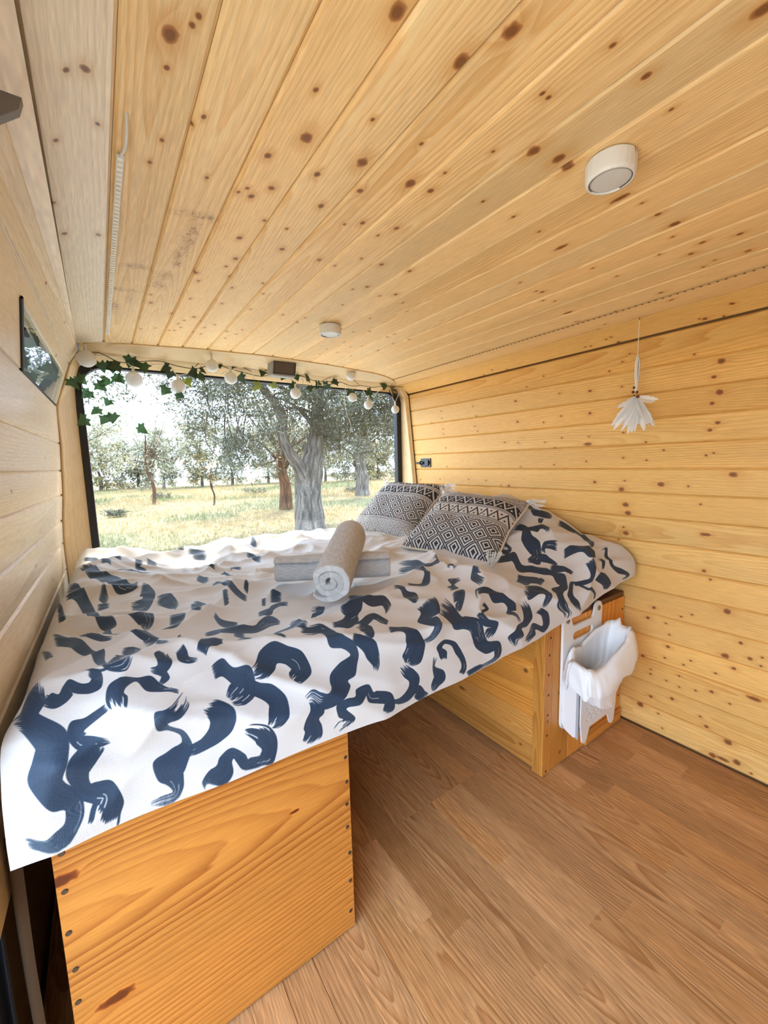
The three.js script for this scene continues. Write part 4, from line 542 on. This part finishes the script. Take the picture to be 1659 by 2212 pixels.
// ---------- ivy garland ----------
{
  const t = thing('ivy_garland', 'trailing garland of green ivy leaves draped across the window header', 'garland'), R = rng(19);
  const stem = std(new THREE.Color().setRGB(.16, .13, .06), .7), mk = (r, g, b) => phys(new THREE.Color().setRGB(r, g, b), .5, { side: THREE.DoubleSide, transmission: .25, thickness: 0 }), M = [mk(.035, .085, .03), mk(.02, .05, .022), mk(.05, .12, .04), mk(.3, .36, .06)];
  const s = new THREE.Shape(); const lobes = [[0, -.15], [.32, -.42], [.42, -.12], [.78, .05], [.46, .28], [.34, .52], [0, 1], [-.34, .52], [-.46, .28], [-.78, .05], [-.42, -.12], [-.32, -.42]];
  s.moveTo(...lobes[0]); for (let i = 1; i <= lobes.length; i++) { const a = lobes[i - 1], b = lobes[i % lobes.length]; s.quadraticCurveTo((a[0] + b[0]) / 2 * 1.06, (a[1] + b[1]) / 2 * 1.02, ...b); }
  const base = new THREE.ShapeGeometry(s, 4); { const p = base.attributes.position; for (let i = 0; i < p.count; i++) p.setZ(i, -.28 * Math.abs(p.getX(i)) - .18 * p.getY(i) ** 2); base.computeVertexNormals(); }
  const vine = []; for (let i = 0; i <= 22; i++) vine.push([lerp(-.03, 1.5, i / 22), 1.425 + .02 * noise2(i * .9, 4), -1.93 + .012 * noise2(i * .7, 9)]);
  const L = [tubeOf(vine, .0019, 200, 5), tubeOf([[.38, 1.425, -1.93], [.42, 1.46, -1.925], [.48, 1.468, -1.92], [.56, 1.45, -1.92], [.62, 1.428, -1.93]], .0015, 30, 5), tubeOf([[.98, 1.42, -1.93], [1.06, 1.455, -1.91], [1.12, 1.45, -1.905], [1.2, 1.42, -1.93]], .0015, 30, 5), tubeOf([[.0, 1.42, -1.93], [.02, 1.36, -1.935], [.06, 1.28, -1.935], [.1, 1.24, -1.935]], .0012, 20, 5), tubeOf([[1.4, 1.42, -1.93], [1.44, 1.46, -1.92], [1.49, 1.47, -1.94]], .0015, 20, 5)];
  add(t, 'stem', mergeGeometries(L), stem);
  for (let i = 0; i < IVY.length; i += 3) {
    const [x, y, k] = IVY.slice(i, i + 3), m = add(t, 'leaf', base, M[k > 1 ? 3 : y < 1.37 ? 2 : R() < .5 ? 0 : 1]); m.position.set(x, y, -1.912 - .02 * R()); const sc = (.027 + .013 * R()); m.scale.set(sc, sc, sc); m.rotation.set((R() - .5) * 1.1, (R() - .5) * 1.5, Math.PI + (R() - .5) * 2.6);
  }
}
// ---------- things at the left edge ----------
{
  const t = thing('corner_bracket', 'dark grey triangular bracket high on the left wall', 'bracket', [-.032, 1.401, -.622]);
  const s = new THREE.Shape([[0, 0], [-.13, .0], [-.13, -.11], [-.075, -.072], [-.004, -.012]].map(p => new THREE.Vector2(...p)));
  add(t, 'plate', new THREE.ExtrudeGeometry(s, { depth: .012, bevelEnabled: true, bevelSize: .001, bevelThickness: .001, bevelSegments: 1 }).translate(0, 0, -.012), std(new THREE.Color().setRGB(.17, .155, .145), .5));
  const w = thing('wall_batten', 'rough sawn wooden batten beside the near bed box', 'batten', [-.1455, 0, -.715]);
  add(w, 'batten', limb([[0, .0, 0, .007], [.001, .15, .002, .0075], [-.001, .3, 0, .007], [0, .5, 0, .0075]], 40, 6, .35, 5), std(new THREE.Color().setRGB(.09, .05, .022), .9));
  const c = thing('dark_curtain', 'dark navy curtain hanging beside the near bed corner', 'curtain', [-.185, 0, -.70]);
  const pos = [], idx = [], n = 24; for (let i = 0; i <= n; i++) for (let j = 0; j <= 6; j++) { const u = i / n, y = .5 * j / 6 + .002; pos.push(-.012 + .035 * u, y, .012 * Math.sin(u * 15) - .01 * u + .004 * Math.sin(y * 9 + u * 6)); } for (let i = 0; i < n; i++) for (let j = 0; j < 6; j++) { const a = i * 7 + j; idx.push(a, a + 7, a + 1, a + 1, a + 7, a + 8); }
  const g = new THREE.BufferGeometry(); g.setAttribute('position', new THREE.Float32BufferAttribute(pos, 3)); g.setIndex(idx); g.computeVertexNormals();
  add(c, 'cloth', g, std(new THREE.Color().setRGB(.012, .018, .03), .9, { side: THREE.DoubleSide }));
}
// ---------- outside ----------
const GY = -.6;
const groundY = (x, z) => GY + .1 * fbm(x * .12 + 4, z * .12) + .012 * fbm(x * .9, z * .9 + 30) - (Math.hypot(x - .7, z) < 4 ? .08 : 0);
{
  const tex = dataTexture(1024, 1024, (u, v) => {
    const x = u * 100 - 50, z = v * 100 - 60, n = fbm(x * .35, z * .35, 4), m = fbm(x * 3.1, z * 3.1, 3), f = NP[((v * 1024 & 255) << 8) | (u * 1024 & 255)];
    const green = clamp(.5 + 1.3 * n), k = 1 + .25 * m + .12 * f; const gr = clamp((8.6 - Math.hypot(x - .7, z - .5) + 2 * n) / 1.2); if (gr > 0) { const q = .72 * (1 + .1 * m + .1 * f); return [lerp(.5 * k, q, gr), lerp(.44 * k, q * .96, gr), lerp(.31 * k, q * .88, gr)]; } return [lerp(.52, .38, green) * k, lerp(.44, .36, green) * k, lerp(.29, .24, green) * k];
  });
  const n = 160, pos = [], uv = [], idx = [];
  for (let j = 0; j <= n; j++) for (let i = 0; i <= n; i++) { const x = -50 + 100 * i / n, z = -60 + 100 * j / n; pos.push(x, groundY(x, z), z); uv.push(i / n, j / n); }
  for (let j = 0; j < n; j++) for (let i = 0; i < n; i++) { const a = j * (n + 1) + i, b = a + 1, c = a + n + 1, d = c + 1; idx.push(a, c, b, b, c, d); }
  const g = new THREE.BufferGeometry(); g.setAttribute('position', new THREE.Float32BufferAttribute(pos, 3)); g.setAttribute('uv', new THREE.Float32BufferAttribute(uv, 2)); g.setIndex(idx); g.computeVertexNormals();
  const m = add(scene, 'ground', g, std(0xffffff, .95, { map: tex })); m.userData = { kind: 'structure', label: 'dry meadow ground behind the van' };
}
function instanced(parent, name, geo, mat, items) { const m = new THREE.InstancedMesh(geo, mat, items.length), o = new THREE.Object3D(), c = new THREE.Color(); m.name = name; m.castShadow = m.receiveShadow = true; items.forEach((it, i) => { o.position.set(...it.p); o.rotation.set(...it.r); o.scale.set(...it.s); o.updateMatrix(); m.setMatrixAt(i, o.matrix); m.setColorAt(i, c.setRGB(...it.c)); }); parent.add(m); m.userData.kind = 'stuff'; return m; }
const leafGeo = (() => { const g = new THREE.BufferGeometry(); g.setAttribute('position', new THREE.Float32BufferAttribute([0, 0, 0, .13, .5, .03, 0, 1, 0, -.13, .5, .03, 0, .5, 0], 3)); g.setIndex([0, 1, 4, 1, 2, 4, 2, 3, 4, 3, 0, 4]); g.computeVertexNormals(); return g; })();
const leafMat = phys(0xffffff, .6, { side: THREE.DoubleSide, transmission: .3, thickness: 0 });
{ // grass
  const R = rng(501), bl = new THREE.BufferGeometry(); const P = [], I = []; for (let k = 0; k < 4; k++) { const a = k * 1.7, o = k * 3; P.push(Math.cos(a) * .08, 0, Math.sin(a) * .08, Math.cos(a + .5) * .1, 0, Math.sin(a + .5) * .1, Math.cos(a) * .3, 1 - k * .12, Math.sin(a) * .3); I.push(o, o + 1, o + 2); } bl.setAttribute('position', new THREE.Float32BufferAttribute(P, 3)); bl.setIndex(I); bl.computeVertexNormals();
  const items = []; for (let i = 0; i < 42000; i++) { const d = 7.5 + 30 * R() ** 1.7, a = lerp(-.12, .72, R()), x = Math.sin(a) * d, z = -Math.cos(a) * d; const g = fbm(x * .35, z * .35, 4), near = d < 11.5 && x > .4, h = (.05 + .13 * R()) * (d > 20 ? 1.6 : near ? .75 : 1), t = R(); const c = (near ? R() < .75 : g > .1) ? [.12 + .06 * t, .145 + .05 * t, .06] : [.29 + .11 * t, .22 + .08 * t, .1 + .035 * t]; items.push({ p: [x, groundY(x, z) - .005, z], r: [(R() - .5) * .5, R() * 6.28, (R() - .5) * .5], s: [h * .9, h, h * .9], c }); }
  const m = instanced(scene, 'meadow_grass', bl, phys(0xffffff, .9, { side: THREE.DoubleSide, transmission: .25, thickness: 0 }), items); m.userData = { kind: 'stuff', label: 'dry yellow meadow grass outside the rear window', category: 'grass' };
}
const barkTex = dataTexture(256, 512, (u, v) => { const n = .5 + .5 * noise2(u * 26 + 1.2 * noise2(v * 5, 3), v * 4), m = noise2(u * 60, v * 60), k = .55 + .5 * n + .12 * m; return [.5 * k, .465 * k, .42 * k]; });
const barkBump = dataTexture(256, 512, (u, v) => { const n = .5 + .5 * noise2(u * 26 + 1.2 * noise2(v * 5, 3), v * 4); return [n, n, n]; }, false);
const barkGrey = std(0xffffff, .95, { map: barkTex, bumpMap: barkBump, bumpScale: .03 }), barkBrown = std(new THREE.Color().setRGB(.75, .42, .22), .95, { map: barkTex, bumpMap: barkBump, bumpScale: .02 });
function leaves(parent, clumps, per, size, cols, seed, droop = .5) {
  const R = rng(seed), items = [];
  for (const [x, y, z, r] of clumps) for (let i = 0; i < per; i++) {
    const a = R() * 6.28, b = Math.acos(2 * R() - 1), q = r * Math.cbrt(R()), s = size * (.6 + .8 * R()), t = R(), c = cols[Math.floor(R() * cols.length)];
    items.push({ p: [x + q * Math.sin(b) * Math.cos(a), y + q * Math.cos(b) * .75 - droop * .2 * q, z + q * Math.sin(b) * Math.sin(a)], r: [R() * 6.28, R() * 6.28, R() * 6.28], s: [s, s, s], c: c.map(v => v * (.42 + .46 * t)) });
  }
  return instanced(parent, 'foliage', leafGeo, leafMat, items);
}
const olive = [[.115, .125, .06], [.155, .17, .085], [.08, .09, .045], [.21, .22, .13], [.17, .15, .06]];
{ // the old olive tree
  const t = thing('olive_tree', 'old olive tree with a thick forked grey trunk behind the van', 'tree', [0, 0, 0]), z = -9.1;
  add(t, 'trunk', limb([[4.12, -.72, z, .46], [4.12, -.45, z, .36], [4.13, .0, z, .29], [4.12, .45, z, .28], [4.18, .85, z, .27], [4.3, 1.25, z - .05, .2], [4.45, 1.7, z - .1, .16], [4.55, 2.4, z - .15, .14], [4.7, 3.3, z - .2, .1], [4.8, 4.2, z, .06]], 60, 22, .3, 3), barkGrey);
  add(t, 'limb', limb([[4.05, .5, z + .05, .17], [3.85, .95, z + .12, .15], [3.6, 1.3, z + .15, .125], [3.49, 1.65, z + .16, .115], [3.5, 2.0, z + .15, .11], [3.4, 2.35, z + .12, .1], [3.15, 2.65, z + .1, .085], [2.8, 3.1, z + .2, .06], [2.4, 3.4, z + .3, .03]], 50, 12, .18, 7), barkGrey);
  const R = rng(33), br = [], clumps = [];
  for (let i = 0; i < 26; i++) { const a = R() * 6.28, l = 1.2 + 1.6 * R(), y0 = 1.6 + 2.2 * R(), x0 = 4.45 + (R() - .5) * .4, e = [x0 + Math.cos(a) * l, y0 + .3 + .5 * R() - (R() < .5 ? .6 : 0), z + Math.sin(a) * l]; br.push(limb([[x0, y0, z, .05], [(x0 + e[0]) / 2, (y0 + e[1]) / 2 + .25, (z + e[2]) / 2, .03], [...e, .008]], 10, 5, .1, i)); }
  for (let i = 0; i < 40; i++) { const x = 1.6 + 5 * R(), y = 1.3 + 1.6 * R(), zz = z + (R() - .5) * 3; br.push(limb([[x, y + .5, zz, .012], [x + (R() - .5) * .3, y, zz, .009], [x + (R() - .5) * .6, y - .4 - .3 * R(), zz, .004]], 6, 4, 0, i)); }
  add(t, 'branches', mergeGeometries(br), barkGrey).userData.kind = 'stuff';
  // crown: clumps in a wide dome, thinner towards the left where the sky shows through
  for (let i = 0; i < 620; i++) { const a = R() * 6.28, q = Math.sqrt(R()) * 3.1, x = 4.15 + Math.cos(a) * q, zz = z + .2 + Math.sin(a) * q * .85, low = 1.45 + .25 * Math.abs(x - 4.2) * .3, y = low + (4.9 - low) * R() ** .9 * Math.sqrt(Math.max(.1, 1 - (q / 3.6) ** 2)); if (zz > z + .1 && y < 1.9 && Math.abs(x - 3.95) < .8) continue; if (x < 1.9 && y > 1.7 && R() < .55) continue; if (Math.abs(x - 2.6) < .5 && y < 1.75 && R() < .7) continue; clumps.push([x, y, zz, .22 + .2 * R()]); }
  for (let i = 0; i < 16; i++) clumps.push([2.2 + .8 * R(), 1.15 + .45 * R(), z - .6 + 1.1 * R(), .3]);
  for (let i = 0; i < 14; i++) clumps.push([4.5 + 1.0 * R(), 1.35 + .5 * R(), z + .1 - R(), .28]);
  for (let i = 0; i < 230; i++) { const x = 1.5 + 5.6 * R(), y = 1.75 + 1.3 * R() + (x < 2.4 ? .25 : 0); if (x < 2.2 && R() < .45) continue; if (x > 2.9 && x < 3.95 && y < 2.8) continue; clumps.push([x, y, z + .5 + 1.6 * R(), .2 + .16 * R()]); }
  for (let i = 0; i < 260; i++) clumps.push([-1.8 + 4.6 * R(), 3.35 + 1.3 * R(), -12.5 + 5.2 * R(), .3 + .2 * R()]);
  for (let i = 0; i < 34; i++) clumps.push([-.2 + 2.4 * R(), 2.35 + .9 * R(), -10.5 + 2.4 * R(), .16 + .1 * R()]);
  leaves(t, clumps, 100, .085, olive, 91);
}
function tree(label, x, z, h, tr, crown, n, per, size, cols, seed, bark = barkGrey, group, lowest = .38) {
  const t = thing('meadow_tree', label, 'tree', [0, 0, 0], group), R = rng(seed), gy = groundY(x, z);
  add(t, 'trunk', limb([[x, gy - .1, z, tr * 1.3], [x + .05, gy + h * .2, z, tr], [x - .05 * h * R(), gy + h * .4, z, tr * .8], [x + .08 * h * (R() - .5), gy + h * .75, z, tr * .35]], 16, 9, .2, seed), bark);
  const br = [], cl = []; for (let i = 0; i < n; i++) { const a = R() * 6.28, q = Math.sqrt(R()) * crown, y = gy + h * lerp(lowest, 1, R() ** .8) - q * .15, e = [x + Math.cos(a) * q, y, z + Math.sin(a) * q]; cl.push([...e, crown * (.2 + .14 * R())]); if (i < 16) br.push(limb([[x, gy + h * (.3 + .3 * R()), z, tr * .3], [(x + e[0]) / 2, (gy + h * .45 + y) / 2, (z + e[2]) / 2, tr * .16], [...e, .01]], 6, 5, .1, i)); }
  add(t, 'branches', mergeGeometries(br), bark).userData.kind = 'stuff'; leaves(t, cl, per, size, cols, seed + 1);
}
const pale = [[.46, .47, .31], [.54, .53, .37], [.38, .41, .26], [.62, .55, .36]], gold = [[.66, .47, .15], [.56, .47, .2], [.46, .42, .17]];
tree('tree with a reddish brown trunk standing behind the old olive tree', 5.45, -14.1, 4.2, .19, 1.7, 60, 60, .14, [...olive, ...gold], 201, barkBrown);
tree('slim grey trunked tree seen just before the right edge of the window', 10.6, -17.1, 5, .26, 2.5, 90, 60, .17, olive, 202);
tree('small sparse tree with bare twigs out in the meadow below the bright sky', 1.9, -20.6, 4, .065, 1.6, 34, 26, .14, [...pale, ...gold], 203, barkBrown);
tree('thin young sapling with a straight stem in the dry meadow', 3.85, -18, 2.1, .035, .5, 12, 26, .1, gold, 204, barkBrown);
tree('pale bushy tree beside the left edge of the window', -1.0, -24, 5, .2, 2.6, 90, 60, .22, pale, 205);
tree('second grey trunk standing farther back than the slim one', 9.3, -20, 4.4, .22, 1.9, 60, 50, .18, [...olive, ...gold], 206);
{ // far tree belt
  const R = rng(640), words = ['first', 'second', 'third', 'fourth', 'fifth', 'sixth', 'seventh', 'eighth', 'ninth', 'tenth', 'eleventh', 'twelfth'];
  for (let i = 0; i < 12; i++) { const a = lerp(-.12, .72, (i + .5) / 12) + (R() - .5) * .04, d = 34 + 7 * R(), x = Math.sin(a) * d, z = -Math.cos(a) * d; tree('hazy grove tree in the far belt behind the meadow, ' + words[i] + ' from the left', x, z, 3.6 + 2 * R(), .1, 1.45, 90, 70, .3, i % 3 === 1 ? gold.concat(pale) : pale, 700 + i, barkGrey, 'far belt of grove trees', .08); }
  const S = [[2.6, -24, .5, 'low round shrub in the meadow nearest the sapling'], [7.2, -23, .6, 'low round shrub in the meadow behind the brown trunk'], [.4, -16.5, .35, 'low dry shrub in the grass below the small sparse tree'], [11.6, -19.5, .5, 'low round shrub beside the slim grey tree']];
  for (const [x, z, r, label] of S) { const t = thing('meadow_shrub', label, 'shrub', [0, 0, 0]), cl = [], gy = groundY(x, z); for (let i = 0; i < 10; i++) cl.push([x + (R() - .5) * r * 1.6, gy + r * .35 * R() + .1, z + (R() - .5) * r * 1.6, r * .4]); leaves(t, cl, 70, .1, olive, 800 + Math.round(z)); add(t, 'stem', limb([[x, gy - .05, z, .03], [x, gy + r * .4, z, .015]], 4, 5), barkGrey); }
}
{ // the tree whose crown shades the tail of the van, out of the frame
  const t = thing('shade_tree', 'olive tree whose crown hangs over the tail of the van', 'tree', [0, 0, 0]), R = rng(55), cl = [];
  add(t, 'trunk', limb([[6.8, -.7, -4.2, .4], [6.6, .6, -4.2, .3], [6.2, 2, -4.1, .26], [5.4, 3.2, -4, .2], [4.2, 4.2, -4, .1]], 24, 12, .3, 4), barkGrey);
  const br = []; for (let i = 0; i < 8; i++) { const e = [5.4 - 4.4 * R(), 4.3 + .8 * R(), -5.6 + 3.4 * R()]; br.push(limb([[5.4, 3.2, -4, .1], [(5.4 + e[0]) / 2, 4.2, (-4 + e[2]) / 2, .06], [...e, .015]], 8, 5, .1, i)); }
  add(t, 'branches', mergeGeometries(br), barkGrey).userData.kind = 'stuff';
  for (let i = 0; i < 210; i++) cl.push([-.4 + 6 * R(), 4.0 + 1.7 * R(), -6.6 + 5 * R(), .35 + .2 * R()]);
  leaves(t, cl, 80, .13, olive, 57);
}
renderer.render(scene, camera);
